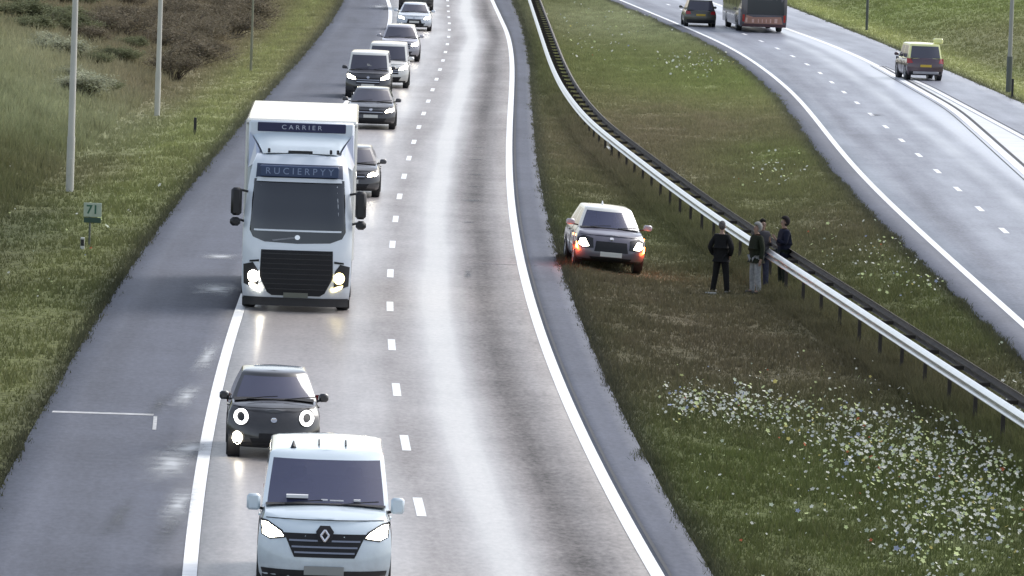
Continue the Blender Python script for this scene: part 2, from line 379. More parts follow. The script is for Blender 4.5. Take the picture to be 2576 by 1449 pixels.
# wet gore between the slip road lines, its sky glare painted as pale colour
def gore_poly():
    y = np.arange(175, 326, 3.0); a = RAc(y)+.32; b = np.maximum(RBc(y)-.2, a+.02); n = len(y)
    mb = MB(); mb.add([(p, q, .006) for p, q in zip(a, y)]+[(p, q, .006) for p, q in zip(b, y)], [(i, n+i, n+i+1, i+1) for i in range(n-1)]); return mb
tag(gore_poly().build('gore_area', mat('gore_painted_glare', (.62, .62, .60), .4, var=.15, vscale=.8), fix=False), kind='structure')
pm = MB(); pmc = []
def soft_patch_mat(name, c):
    m, N, L, b = nodes(name)
    b.inputs['Base Color'].default_value = (*c, 1); b.inputs['Roughness'].default_value = .5
    a = N.new('ShaderNodeVertexColor'); a.layer_name = 'tint'; sp = N.new('ShaderNodeSeparateColor'); L.new(a.outputs[0], sp.inputs[0])
    tc = N.new('ShaderNodeTexCoord'); n = N.new('ShaderNodeTexNoise'); n.inputs['Scale'].default_value = 2.2; n.inputs['Detail'].default_value = 8; L.new(tc.outputs['Object'], n.inputs['Vector'])
    q = N.new('ShaderNodeMath'); q.operation = 'MULTIPLY_ADD'; L.new(n.outputs['Fac'], q.inputs[0]); q.inputs[1].default_value = 1.6; q.inputs[2].default_value = -.75
    q2 = N.new('ShaderNodeMath'); q2.operation = 'ADD'; L.new(sp.outputs[0], q2.inputs[0]); L.new(q.outputs[0], q2.inputs[1])
    q3 = N.new('ShaderNodeMath'); q3.operation = 'MULTIPLY'; q3.use_clamp = True; L.new(q2.outputs[0], q3.inputs[0]); L.new(sp.outputs[0], q3.inputs[1])
    t = N.new('ShaderNodeBsdfTransparent'); mx = N.new('ShaderNodeMixShader'); L.new(q3.outputs[0], mx.inputs[0]); L.new(t.outputs[0], mx.inputs[1]); L.new(b.outputs[0], mx.inputs[2]); L.new(mx.outputs[0], N['Material Output'].inputs[0])
    return m
def blob(u, v, hw, hl, seed, z=.005):
    p = at(u, v); r_ = random.Random(seed); n = 18; V = [(p[0], p[1], z)]; pmc.append(1.0); pmc.extend([.0]*n)
    for i in range(n):
        a = 2*math.pi*i/n; k = (1-.25*r_.random()); sq = 1/max(abs(math.cos(a)), abs(math.sin(a)))**.7
        V.append((p[0]+hw*math.cos(a)*k*sq, p[1]+hl*math.sin(a)*k*sq, z))
    pm.add(V, [(0, 1+i, 1+(i+1) % n) for i in range(n)])
for i_, (u, v, hw, hl, s) in enumerate([(430,1165,.7,5.0,1),(555,646,.75,1.6,2),(545,728,.8,3.2,3),(480,1128,.6,2.4,4),(450,1270,.4,5,6),(470,1000,.35,4,7),(520,900,.3,6,8),(955,18,.8,6,9)]): blob(u, v, hw, hl, s, .005+.003*i_)  # worn patches, with white reflections and glare painted among them
o = pm.build('worn_and_glare_patches', soft_patch_mat('worn_glare_patch', (.42, .43, .44)), fix=False); ca_ = o.data.color_attributes.new('tint', 'FLOAT_COLOR', 'POINT')
ca_.data.foreach_set('color', np.repeat(np.array(pmc, np.float32), 4)); tag(o, kind='structure')
pm = MB(); pmc = []
for i_, (u, v, hw, hl, s) in enumerate([(1275,666,1.6,.30,11),(1205,372,.5,.5,12),(1200,402,.45,.5,13),(1198,440,.5,.6,14),(1195,470,.4,.5,15),(1190,505,.5,.9,16),(1178,690,.16,2.6,17),(1180,560,.3,.7,18),(400,1020,.25,4.0,19),(300,1300,.3,5,20),(430,1330,.3,6,21),(2205,290,.5,2,22)]): blob(u, v, hw, hl, s, .0045+.0012*i_)
o = pm.build('dark_road_stains', soft_patch_mat('dark_stain', (.045, .047, .055)), fix=False); ca_ = o.data.color_attributes.new('tint', 'FLOAT_COLOR', 'POINT')
ca_.data.foreach_set('color', np.repeat(np.array(pmc, np.float32)*.8, 4)); tag(o, kind='structure')
fm = MB(); a = at(130, 1038); b = at(385, 1046); fm.add([(a[0], a[1], .006), (b[0], b[1], .006), (b[0], b[1]+.35, .006), (a[0], a[1]+.35, .006)], [(0, 1, 2, 3)])
a = at(388, 1082); b = at(391, 1048); fm.add([(a[0]-.035, a[1], .009), (a[0]+.035, a[1], .009), (b[0]+.035, b[1], .009), (b[0]-.035, b[1], .009)], [(0, 1, 2, 3)])
tag(fm.build('faint_shoulder_lines', mat('worn_paint', (.42, .42, .42), .6, var=.3, vscale=5), fix=False), kind='structure')
#SPLIT1
# ------------------------------------------------------------------ vehicle materials
M_tyre = mat('tyre_rubber', (.02, .02, .02), .8, var=.2, vscale=8)
M_rim = mat('rim_alloy', (.35, .36, .38), .35, metal=.8)
M_blk = mat('black_plastic', (.015, .015, .017), .45, var=.2, vscale=6)
M_gril = mat('grille_black', (.006, .006, .008), .65, var=.2, vscale=8)
M_glass = glass('window_glass', (.085, .083, .11), .1)
M_glassb = glass('windscreen_glass_blue', (.05, .055, .115), .14)
M_int = mat('cabin_interior', (.03, .03, .033), .8, var=.2, vscale=4)
M_lamp = mat('headlight_lit', (.9, .9, .85), .2, emit=(1, .92, .74), es=16)
M_lampy = mat('headlight_lit_yellow', (.9, .85, .5), .2, emit=(1, .80, .34), es=3.0)
M_lampd = mat('headlight_housing', (.45, .46, .48), .12, coat=1)
M_amber = mat('indicator_lit', (.8, .35, .05), .3, emit=(1, .20, .03), es=22)
M_red = mat('tail_lamp_red', (.35, .01, .01), .25, coat=1)
M_chrome = mat('chrome_trim', (.7, .7, .72), .18, metal=1)
M_pl_y = mat('plate_yellow', (.62, .42, .05), .5)
M_pl_w = mat('plate_pale', (.62, .62, .58), .5)
M_white = mat('paper_white', (.8, .8, .8), .7)
M_letter = mat('letter_white', (.75, .78, .82), .5)
def paint(name, c, rough=.32, coat=1.0):
    m = mat(name, c, rough, coat=coat, var=.04, vscale=.7); N = m.node_tree.nodes; L = m.node_tree.links; b = N['Principled BSDF']
    tc = N.new('ShaderNodeTexCoord'); sp = N.new('ShaderNodeSeparateXYZ'); L.new(tc.outputs['Object'], sp.inputs[0])
    mr = N.new('ShaderNodeMapRange'); mr.inputs[1].default_value = .25; mr.inputs[2].default_value = 1.05; mr.inputs[3].default_value = .75; mr.inputs[4].default_value = .05; L.new(sp.outputs[2], mr.inputs[0])
    n = N.new('ShaderNodeTexNoise'); n.inputs['Scale'].default_value = 4.5; n.inputs['Detail'].default_value = 9; n.inputs['Roughness'].default_value = .7; L.new(tc.outputs['Object'], n.inputs['Vector'])
    q = N.new('ShaderNodeMath'); q.operation = 'MULTIPLY'; q.use_clamp = True; L.new(mr.outputs[0], q.inputs[0]); L.new(n.outputs['Fac'], q.inputs[1])      # road film, thickest low on the body
    mx = N.new('ShaderNodeMix'); mx.data_type = 'RGBA'; src = b.inputs['Base Color'].links[0].from_socket; L.new(q.outputs[0], mx.inputs[0]); L.new(src, mx.inputs[6]); mx.inputs[7].default_value = (.13, .12, .105, 1)
    L.new(mx.outputs[2], b.inputs['Base Color'])
    iv = N.new('ShaderNodeMath'); iv.operation = 'SUBTRACT'; iv.use_clamp = True; iv.inputs[0].default_value = coat; L.new(q.outputs[0], iv.inputs[1]); L.new(iv.outputs[0], b.inputs['Coat Weight'])
    return m
P_white = paint('paint_white', (.74, .79, .84)); P_vanw = paint('paint_pale_blue_white', (.66, .75, .80)); P_black = paint('paint_black', (.012, .012, .015))
P_dark = paint('paint_dark_grey', (.035, .035, .042)); P_silver = paint('paint_silver', (.42, .41, .45)); P_navy = paint('paint_navy', (.02, .025, .06))
P_olive = paint('paint_dark_olive', (.05, .05, .035)); P_yel = paint('paint_bright_yellow', (.85, .85, .38)); P_plum = paint('paint_dark_plum', (.07, .03, .05)); P_cream = paint('paint_cream_white', (.80, .79, .74))

class Shell:
    """ring-lofted vehicle body: front at y=0 facing -Y, rear at y=L"""
    def __init__(s, L, W, zb, deck, B=.32, Br=.2, p=3.6, wprof=None, fprof=None, rprof=None, crown=.04):
        s.L, s.W, s.zb, s.B, s.Br, s.p, s.crown = L, W, zb, B, Br, p, crown
        s.dy, s.dz = zip(*deck)
        s.wp = wprof or [(0, .90), (.12, .96), (.4, 1), (.65, .995), (.85, .965), (1, .90)]
        s.fp = fprof or [(0, .16), (.1, .05), (.3, 0), (.5, .01), (.75, .06), (.92, .16), (1, .26)]
        s.rp = rprof or [(0, .10), (.15, .02), (.4, 0), (.7, .02), (1, .08)]
        s.T = [0, .06, .13, .3, .5, .7, .84, .94, 1.0]
        s.fx = [-1, -.985, -.95, -.88, -.75, -.55, -.3, 0, .3, .55, .75, .88, .95, .985, 1]
        s.sy = [.03, .1, .2, .32, .45, .6, .75, .88, .96]
    def zt(s, y): return float(np.interp(y, s.dy, s.dz))
    def w(s, t): return s.W/2*float(np.interp(t, *zip(*s.wp)))
    def f(s, t): return float(np.interp(t, *zip(*s.fp)))
    def r(s, t): return s.L-float(np.interp(t, *zip(*s.rp)))
    def pt(s, x, y, t): return (x, y, s.zb+t*(s.zt(y)-s.zb))
    def ring(s, t):
        w, yf, yr = s.w(t), s.f(t), s.r(t); P = []
        for q in s.fx: P.append((w*q, yf+s.B*abs(q)**s.p))
        for q in s.sy: P.append((w, yf+s.B+(yr-s.Br-yf-s.B)*q))
        for q in s.fx[::-1]: P.append((w*q, yr-s.Br*abs(q)**s.p))
        for q in s.sy[::-1]: P.append((-w, yf+s.B+(yr-s.Br-yf-s.B)*q))
        return P
    def mesh(s):
        V = []; F = []; n = None
        for t in s.T:
            R_ = s.ring(t); n = len(R_); V += [s.pt(x, y, t) for x, y in R_]
        k = len(s.T)
        R_ = s.ring(1.0)
        for q in (.96, .85, .6, .3, .0):
            V += [(x*q, y, s.zt(y)+s.crown*(1-q*q)) for x, y in R_]; k += 1
        for i in range(k-1):
            for j in range(n): F.append((i*n+j, i*n+(j+1) % n, (i+1)*n+(j+1) % n, (i+1)*n+j))
        F.append(tuple(range(n-1, -1, -1)))
        mb = MB(); mb.add(V, F); return mb
    def _t(s, y, z): return min(1, max(0, (z-s.zb)/max(.05, s.zt(y)-s.zb)))
    def front(s, x, z):
        y = .1
        for _ in range(8):
            t = s._t(y, z); y = s.f(t)+s.B*min(1, abs(x)/s.w(t))**s.p
        return y
    def rear(s, x, z):
        y = s.L
        for _ in range(8):
            t = s._t(y, z); y = s.r(t)-s.Br*min(1, abs(x)/s.w(t))**s.p
        return y
def patch(mb, surf, poly, off, sgn=-1, nx=7, nz=4, depth=.03):
    """polygon (x,z), x-monotone, laid on a curved front/rear surface and standing off it by off"""
    xs_ = [p[0] for p in poly]; x0, x1 = min(xs_), max(xs_)
    def span(x):
        zs = []
        for i in range(len(poly)):
            a, b = poly[i], poly[(i+1) % len(poly)]
            if abs(a[0]-b[0]) < 1e-9:
                if abs(a[0]-x) < 1e-9: zs += [a[1], b[1]]
                continue
            t = (x-a[0])/(b[0]-a[0])
            if -1e-9 <= t <= 1+1e-9: zs.append(a[1]+t*(b[1]-a[1]))
        return (min(zs), max(zs)) if zs else (0, 0)
    keys = sorted(set([round(q, 5) for q in xs_]+[x0+(x1-x0)*i/nx for i in range(nx+1)]))
    V = []; K = len(keys)
    for d in (off, -depth):
        for x in keys:
            a, b = span(min(max(x, x0), x1))
            for j in range(nz+1):
                z = a+(b-a)*j/nz; V.append((x, surf(x, z)+sgn*d, z))
    m = nz+1; o = K*m; F = []
    for i in range(K-1):
        for j in range(nz): F.append((i*m+j, (i+1)*m+j, (i+1)*m+j+1, i*m+j+1))
    for i in range(K-1):
        F.append((i*m, o+i*m, o+(i+1)*m, (i+1)*m)); F.append((i*m+nz, (i+1)*m+nz, o+(i+1)*m+nz, o+i*m+nz))
    for j in range(nz):
        F.append((j, j+1, o+j+1, o+j)); F.append(((K-1)*m+j, o+(K-1)*m+j, o+(K-1)*m+j+1, (K-1)*m+j+1))
    return mb.add(V, F)
def mir(poly, s): return [(s*x, z) for x, z in poly]
def ell(cx, cz, rx, rz, n=16, a0=0): return [(cx+rx*math.cos(2*math.pi*i/n+a0), cz+rz*math.sin(2*math.pi*i/n+a0)) for i in range(n)]
def wheel(parent, x, y, r, wd=.2):
    """outer face at x (sign gives the side)"""
    s = 1 if x > 0 else -1; o = empty('wheel', (x, y, r)); o.parent = parent
    mb = MB(); mb.revx((0, 0, 0), [(-s*wd, r*.62), (-s*wd, r*.9), (-s*wd*.85, r), (-s*wd*.15, r), (0, r*.93), (0, r*.70), (-s*.02, r*.66)], 28)
    mb.build('tyre', M_tyre, o, smooth=True)
    mb = MB(); mb.revx((0, 0, 0), [(-s*.03, 0), (-s*.02, r*.18), (-s*.05, r*.25), (-s*.06, r*.6), (-s*.012, r*.67), (-s*.03, r*.69)], 28)
    for k in range(5):
        a = 2*math.pi*k/5; M = Matrix.Rotation(a, 4, 'X')
        mb.box(min(-s*.045, -s*.012), max(-s*.045, -s*.012), -.035, .035, r*.12, r*.66, M)
    mb.build('rim', M_rim, o, smooth=True)
    return o
def cabin(sh, parent, ywb, ywt, yrt, yrb, bw, tw, H, P, G, B=.28, Br=.18, p=2.4, wins=((.04, .40), (.44, .84)), g0=.10, g1=.88, rearwin=True, crown=.05, fxw=.9, roofrails=False):
    fx = [-1, -.97, -.94, -fxw, -.7, -.45, -.2, 0, .2, .45, .7, fxw, .94, .97, 1]
    fr = sorted(set([0.0, 1.0]+[q for w_ in wins for q in w_]+[.2, .6, .93])); sy = [q for q in fr if 0 < q < 1]
    taus = [0, g0, .3, .5, .7, g1, .95, 1.0]
    z0 = lambda y: sh.zt(y)-.03
    V = []; n = None; tags = None
    def ring(t, inx=1.0, iny=0.0):
        e = t**.92; w = (bw+(tw-bw)*t**1.15)*inx; yf = ywb+(ywt-ywb)*e+iny; yr = yrb+(yrt-yrb)*t-iny; P_ = []
        for q in fx: P_.append((w*q, yf+B*abs(q)**p))
        for q in sy: P_.append((w, yf+B+(yr-Br-yf-B)*q))
        for q in fx[::-1]: P_.append((w*q, yr-Br*abs(q)**p))
        for q in sy[::-1]: P_.append((-w, yf+B+(yr-Br-yf-B)*q))
        return P_
    Zt = H-crown
    for t in taus:
        R_ = ring(t); n = len(R_)
        for x, y in R_: zb = z0(min(max(y, 0), sh.L)); V.append((x, y, zb+(Zt-zb)*t))
    k = len(taus)
    R_ = ring(1.0)
    for q, dz, iy in ((.965, .35, .05), (.88, .62, .10), (.6, .85, .14), (.3, .96, .15), (0, 1, .15)):
        c0 = (yrt+ywt)/2; hl = max(.2, (yrt-ywt)/2)
        V += [(x*q, y+(iy if y < c0 else -iy), Zt+crown*dz*(1-.25*((y-c0)/hl)**2)) for x, y in R_]; k += 1
    nf = len(fx); ns = len(sy)
    def seg(j):                       # what panel the edge j -> j+1 belongs to
        if j < nf-1:
            return 'windscreen' if abs((fx[j]+fx[j+1])/2) < fxw else 'p'
        j2 = j-(nf-1)
        full = [0]+sy+[1]
        if j2 < ns+1:
            m_ = (full[j2]+full[j2+1])/2
            for a, b in wins:
                if a < m_ < b: return 'side_window%g_R' % a
            return 'p'
        j3 = j2-(ns+1)
        if j3 < nf-1:
            q = abs((fx[::-1][j3]+fx[::-1][j3+1])/2); return 'rear_window' if (q < fxw and rearwin) else 'p'
        j4 = j3-(nf-1); fl = full[::-1]
        m_ = (fl[j4]+fl[j4+1])/2
        for a, b in wins:
            if a < m_ < b: return 'side_window%g_L' % a
        return 'p'
    groups = {}
    for i in range(k-1):
        for j in range(n):
            f = (i*n+j, i*n+(j+1) % n, (i+1)*n+(j+1) % n, (i+1)*n+j)
            s_ = seg(j); isg = i+1 < len(taus) and taus[i] >= g0-1e-6 and taus[i+1] <= g1+1e-6 and s_ != 'p'
            groups.setdefault(s_ if isg else 'roof', []).append(f)
    for nm, fs in groups.items():
        used = sorted(set(q for f in fs for q in f)); mp = {q: i for i, q in enumerate(used)}
        mb = MB(); mb.v = [V[q] for q in used]; mb.f = [tuple(mp[q] for q in f) for f in fs]
        base = 'side_window' if nm.startswith('side') else nm
        o = mb.build(base, P if nm == 'roof' else G, parent, smooth='all' if nm != 'roof' else True, fix=nm == 'roof')
        if nm == 'windscreen': ws = o
    # glass edge seals
    return ws
def seats(parent, sh, y0, w, H, rows=1):
    for rr in range(rows):
        for s in (-1, 1):
            mb = MB(); x = s*w*.45; y = y0+rr*.85; z = sh.zt(y)
            mb.box(x-.24, x+.24, y, y+.14, z-.02, z+.26, bev=.05); mb.box(x-.13, x+.13, y+.03, y+.12, z+.27, z+.45, bev=.04)
            mb.build('seat', M_int, parent)
def mirror(parent, x, y, z, P, s, wd=.2, h=.14, arm=.1):
    mb = MB(); mb.box(min(x, x+s*wd), max(x, x+s*wd), y, y+.1, z-h/2, z+h/2, bev=.035)
    o = mb.build('mirror', P, parent, smooth=True)
    a = MB(); a.tube([(x-s*arm, y+.08, z-h*.5), (x+s*.03, y+.06, z-h*.35)], .022, 6); a.build('mirror_arm', M_blk, o)
    return o
def text(parent, s, size, loc, m, rot=(90, 0, 0), sx=1.0, bold=.0, ext=.004):
    c = bpy.data.curves.new('lettering', 'FONT'); c.body = s; c.size = size; c.align_x = 'CENTER'; c.align_y = 'CENTER'; c.extrude = ext; c.offset = bold
    o = bpy.data.objects.new('lettering', c); col.objects.link(o); c.materials.append(m)
    bpy.context.view_layer.update(); dg = bpy.context.evaluated_depsgraph_get()
    me = bpy.data.meshes.new_from_object(o.evaluated_get(dg)); bpy.data.objects.remove(o)
    o = bpy.data.objects.new('lettering', me); col.objects.link(o)
    o.location = loc; o.rotation_euler = [R(q) for q in rot]; o.scale = (sx, 1, 1); o.parent = parent
    return o

def car(name, label, cat, loc, rz, P, S, roll=0, lamp=None, group=None):
    """S: measures of the model. origin = ground below the middle of the front bumper"""
    t = empty(name, loc, rot=(0, R(roll), rz)); tag(t, label, cat, group)
    L, W, H = S['L'], S['W'], S['H']
    sh = Shell(L, W, S.get('zb', .2), S['deck'], B=S.get('B', .34), Br=S.get('Br', .2), p=S.get('p', 3.4), wprof=S.get('wp'), fprof=S.get('fp'), rprof=S.get('rp'), crown=S.get('crown', .04))
    sh.mesh().build('body', P, t, smooth=True)
    G = S.get('glass', M_glass)
    ca = S['cab']
    cabin(sh, t, *ca, H, S.get('roofP', P), G, wins=S.get('wins', ((.04, .40), (.44, .84))), rearwin=S.get('rearwin', True), fxw=S.get('fxw', .9), g0=S.get('g0', .08), g1=S.get('g1', .88), B=S.get('cB', .28), p=S.get('cp', 2.4), crown=S.get('rcrown', .05))
    ywb, ywt, yrt, yrb, bw, tw = ca
    # dark floor of the cabin at belt height and dashboard
    mb = MB(); n = 14; V = []
    yA, yB = ywb+.06, yrb-.06
    for i in range(n+1):
        y = yA+(yB-yA)*i/n; z = sh.zt(y)+sh.crown+.012
        V += [(-bw+.05, y, z-.03), (-bw*.5, y, z), (0, y, z), (bw*.5, y, z), (bw-.05, y, z-.03)]
    mb.add(V, [(i*5+j, (i+1)*5+j, (i+1)*5+j+1, i*5+j+1) for i in range(n) for j in range(4)])
    mb.build('dashboard', M_int, t, fix=False)
    seats(t, sh, ywt+.45, bw, H, 1)
    # wheels and arches
    r = S.get('r', .32)
    for y in S['axles']:
        for s in (-1, 1):
            a = MB(); a.revx((s*(W/2-.035), y, r+.02), [(-s*.2, 0), (-s*.2, r+.07), (s*.012, r+.07), (s*.012, 0)], 24)
            a.build('wheel_arch', M_blk, t, smooth=True)
            wheel(t, s*(W/2+.004), y, r)
    # front
    def fp(nm, poly, m, off, both=False, nz=4, parent=t, surf=sh.front, sg=-1, nx=7):
        out = []
        for s in ((-1, 1) if both else (1,)):
            mb = MB(); patch(mb, surf, mir(poly, s), off, sg, nz=nz, nx=nx); out.append(mb.build(nm, m, parent, smooth=True))
        return out
    hz = S['head']; zl = max(q[1] for q in hz)+.015; wl = W*.44
    bl = MB(); bl.tube([(x, sh.front(x, zl)-.004, zl) for x in np.linspace(-wl, wl, 13)], .007, 5, cap=True); bl.build('bonnet_gap', M_blk, t)
    for s in (-1, 1):
        for yy_ in (ywb+.30, ywb+1.32):
            dl_ = MB(); P3 = []
            for tt in np.linspace(.08, 1.0, 9):
                zz = sh.zb+tt*(sh.zt(yy_)-sh.zb); P3.append((s*(sh.w(tt)+.001), yy_, zz))
            dl_.tube(P3, .006, 4); dl_.build('door_gap', M_blk, t)
    hl = S['head']
    hs = fp('headlight', hl, M_lampd if S.get('off') else M_blk, .006, True)
    if 'lampE' in S and not S.get('off'):
        for i, h in enumerate(hs): fp('lamp', mir(S['lampE'], (-1, 1)[i]), lamp or M_lamp, .012, parent=h)
    if 'drl' in S: fp('fog_light', S['drl'], lamp or M_lamp, .012, True)
    if 'grille' in S:
        g = fp('grille', S['grille'], M_gril, .005, nz=3, nx=10)[0]
        for (za, x_) in S.get('slats', []):
            fp('grille_slat', [(-x_, za-.012), (x_, za-.012), (x_, za+.012), (-x_, za+.012)], S.get('slatM', M_chrome), .016, parent=g, nz=1, nx=12)
    if 'intake' in S: fp('air_intake', S['intake'], M_gril, .006, nz=3, nx=10)
    if 'skirt' in S: fp('bumper_skirt', S['skirt'], M_blk, .008, nz=3, nx=16)
    if 'plate' in S:
        z, x_, h = S['plate']; y = sh.front(0, z)-.03
        mb = MB(); mb.box(-x_, x_, y, y+.03, z-h, z+h, bev=.004); mb.build('number_plate', S.get('plateM', M_pl_w), t)
    if 'badge' in S:
        z, rr = S['badge']; fp('badge', ell(0, z, rr, rr*.8), M_chrome, .02)
    if 'ind' in S: fp('indicator', S['ind'], M_amber, .016, True)
    # mirrors
    mx, my, mz, mw, mh = S.get('mirror', (W/2-.02, ywb+.35, sh.zt(ywb)+.12, .2, .14))
    for s in (-1, 1): mirror(t, s*mx, my, mz, S.get('mirP', P), s, mw, mh)
    # wipers
    for k in (0, 1):
        x0 = (-.45+.62*k)*bw/.7; z = sh.zt(ywb)+sh.crown+.03
        mb = MB(); mb.tube([(x0, ywb-.03, z), (x0+.30, ywb+.03, z+.035), (x0+.55, ywb+.08, z+.05)], .009, 5); mb.build('wiper', M_blk, t)
    # rear
    if 'tail' in S: fp('tail_light', S['tail'], M_red, .012, True, surf=sh.rear, sg=1)
    y = sh.rear(0, .6); mb = MB(); mb.box(-.26, .26, y-.01, y+.02, .62, .73, bev=.004); mb.build('rear_plate', M_pl_y, t)
    fp('rear_bumper', [(-W*.44, .24), (W*.44, .24), (W*.44, .42), (-W*.44, .42)], M_blk, .01, surf=sh.rear, sg=1)
    for s in (-1, 1):
        for k in range(S.get('doors', 2)):
            y = ca[0]+.85+k*.95; x = s*sh.w(.78); z = sh.zb+.78*(sh.zt(y)-sh.zb)
            mb = MB(); mb.box(min(x, x+s*.03), max(x, x+s*.03), y, y+.2, z, z+.03, bev=.008); mb.build('door_handle', P, t)
    return t, sh

# ------------------------------------------------------------------ vehicle types
HATCH = dict(L=4.2, W=1.78, H=1.46, deck=[(0, .66), (.25, .76), (.6, .86), (1.15, .95), (3.6, .98), (4.1, .95), (4.2, .9)], cab=(.95, 1.75, 3.55, 3.98, .80, .58), axles=(.85, 3.45), r=.32,
    head=[(.48, .60), (.80, .64), (.86, .76), (.70, .78), (.50, .70)], lampE=[(.52, .62), (.80, .655), (.84, .74), (.68, .76), (.53, .69)], grille=[(-.46, .56), (.46, .56), (.44, .70), (-.44, .70)], slats=[(.63, .44)],
    intake=[(-.5, .28), (.5, .28), (.58, .42), (-.58, .42)], plate=(.48, .26, .055), skirt=[(-.74, .2), (.74, .2), (.76, .27), (-.76, .27)], tail=[(.55, .72), (.82, .70), (.84, .90), (.6, .88)], badge=(.72, .06))
SUV = dict(HATCH, L=4.45, W=1.84, H=1.66, zb=.24, deck=[(0, .78), (.25, .92), (.7, 1.0), (1.2, 1.06), (3.8, 1.08), (4.35, 1.05), (4.45, 1.0)], cab=(1.0, 1.75, 3.95, 4.3, .83, .62), axles=(.9, 3.6), r=.36,
    head=[(.50, .70), (.82, .74), (.88, .88), (.72, .90), (.52, .82)], lampE=[(.54, .72), (.82, .755), (.86, .86), (.70, .88), (.55, .81)], grille=[(-.48, .60), (.48, .60), (.46, .84), (-.46, .84)], slats=[(.68, .46), (.76, .46)],
    intake=[(-.5, .32), (.5, .32), (.6, .48), (-.6, .48)], plate=(.54, .26, .055), skirt=[(-.76, .24), (.76, .24), (.78, .32), (-.78, .32)], badge=(.86, .06), tail=[(.6, .8), (.86, .78), (.86, 1.02), (.68, 1.0)])
MPV = dict(SUV, L=4.5, W=1.80, H=1.86, cab=(.75, 1.30, 4.2, 4.42, .84, .74), deck=[(0, .86), (.3, 1.0), (.75, 1.1), (1.0, 1.12), (4.4, 1.12), (4.5, 1.08)], rcrown=.06, cB=.2,
    head=[(.46, .74), (.82, .80), (.86, 1.0), (.74, .98), (.48, .86)], lampE=[(.5, .76), (.82, .82), (.85, .98), (.74, .96), (.52, .85)])
FIAT = dict(HATCH, L=3.57, W=1.64, H=1.49, deck=[(0, .66), (.2, .80), (.5, .90), (.95, .98), (3.0, 1.0), (3.5, .95), (3.57, .9)], cab=(.72, 1.35, 2.9, 3.4, .76, .57), axles=(.68, 2.98), r=.29, B=.42, p=3.0, doors=1, wins=((.04, .5), (.56, .84)),
    head=ell(.58, .735, .145, .150, 18), drl=ell(.64, .36, .085, .12, 14), plate=(.42, .26, .055), plateM=M_gril, badge=(.70, .055), skirt=[(-.66, .2), (.66, .2), (.70, .30), (-.70, .30)], intake=[(-.38, .30), (.38, .30), (.42, .38), (-.42, .38)],
    mirror=(.80, 1.02, 1.04, .17, .15), glass=glass('hatchback_glass', (.10, .10, .15), .08), rcrown=.06, crown=.05)
FIAT.pop('grille'); FIAT.pop('lampE')
CROSS = dict(HATCH, L=4.15, W=1.80, H=1.55, zb=.22, deck=[(0, .74), (.2, .86), (.6, .95), (1.1, 1.01), (3.6, 1.03), (4.05, 1.0), (4.15, .95)], cab=(.92, 1.62, 3.6, 3.98, .81, .60), axles=(.85, 3.4), r=.34,
    head=[(.46, .56), (.72, .54), (.87, .62), (.87, .78), (.72, .86), (.48, .80)], lampE=[(.58, .60), (.74, .575), (.84, .64), (.80, .76), (.68, .78)], grille=[(-.44, .48), (.44, .48), (.40, .74), (-.40, .74)], slats=[], slatM=M_blk,
    plate=(.42, .28, .06), intake=[(-.5, .26), (.5, .26), (.55, .34), (-.55, .34)], skirt=[(-.7, .22), (.7, .22), (.74, .27), (-.74, .27)], ind=[(.84, .50), (.885, .52), (.89, .68), (.86, .62)], glass=M_glassb, badge=(.82, .05),
    mirror=(.90, 1.22, 1.12, .22, .15), mirP=P_silver)
VAN = dict(L=5.2, W=1.96, H=2.04, zb=.24, deck=[(0, .98), (.12, 1.08), (.5, 1.20), (.95, 1.28), (5.1, 1.28), (5.2, 1.2)], cab=(.80, 1.95, 5.0, 5.16, .93, .84), axles=(.95, 4.2), r=.34, B=.34, p=3.2,
    fp=[(0, .14), (.1, .04), (.3, 0), (.6, .02), (.85, .10), (.95, .18), (1, .26)], head=[(.56, .90), (.80, .86), (.93, .92), (.95, 1.14), (.84, 1.12), (.62, 1.0)], lampE=[(.60, .92), (.80, .885), (.91, .93), (.925, 1.10), (.84, 1.09), (.65, .98)],
    grille=[(-.60, .97), (-.44, .63), (.44, .63), (.60, .97)], slats=[(.70, .44), (.78, .48), (.87, .52)], slatM=mat('grille_slat_grey', (.22, .24, .30), .4, metal=.3), skirt=[(-.90, .24), (-.92, .44), (.92, .44), (.90, .24)],
    plate=(.44, .29, .065), plateM=mat('plate_grey_dirty', (.25, .26, .25), .6), mirror=(.96, 1.15, 1.30, .20, .24), wins=((.05, .27),), rearwin=True, glass=M_glassb, cB=.22, cp=2.6, fxw=.93, g0=.03, g1=.92, rcrown=.10, crown=.05, doors=1,
    tail=[(.78, .8), (.94, .8), (.94, 1.2), (.82, 1.2)])
BIGVAN = dict(VAN, L=5.8, W=2.02, H=2.5, cab=(.7, 1.35, 5.5, 5.76, .96, .88))

def loc0(u, v): p = at(u, v); return (p[0], p[1], 0.0)
Qd = lambda y: math.atan((float(DL(y+2))-float(DL(y-2)))/4)          # heading of the lane at y
def queue(name, label, cat, u, v, P, S, yaw=0, **k):
    l = loc0(u, v); return car(name, label, cat, l, -Qd(l[1])+R(yaw), P, S, group='vehicles queuing in the nearest lane', **k)

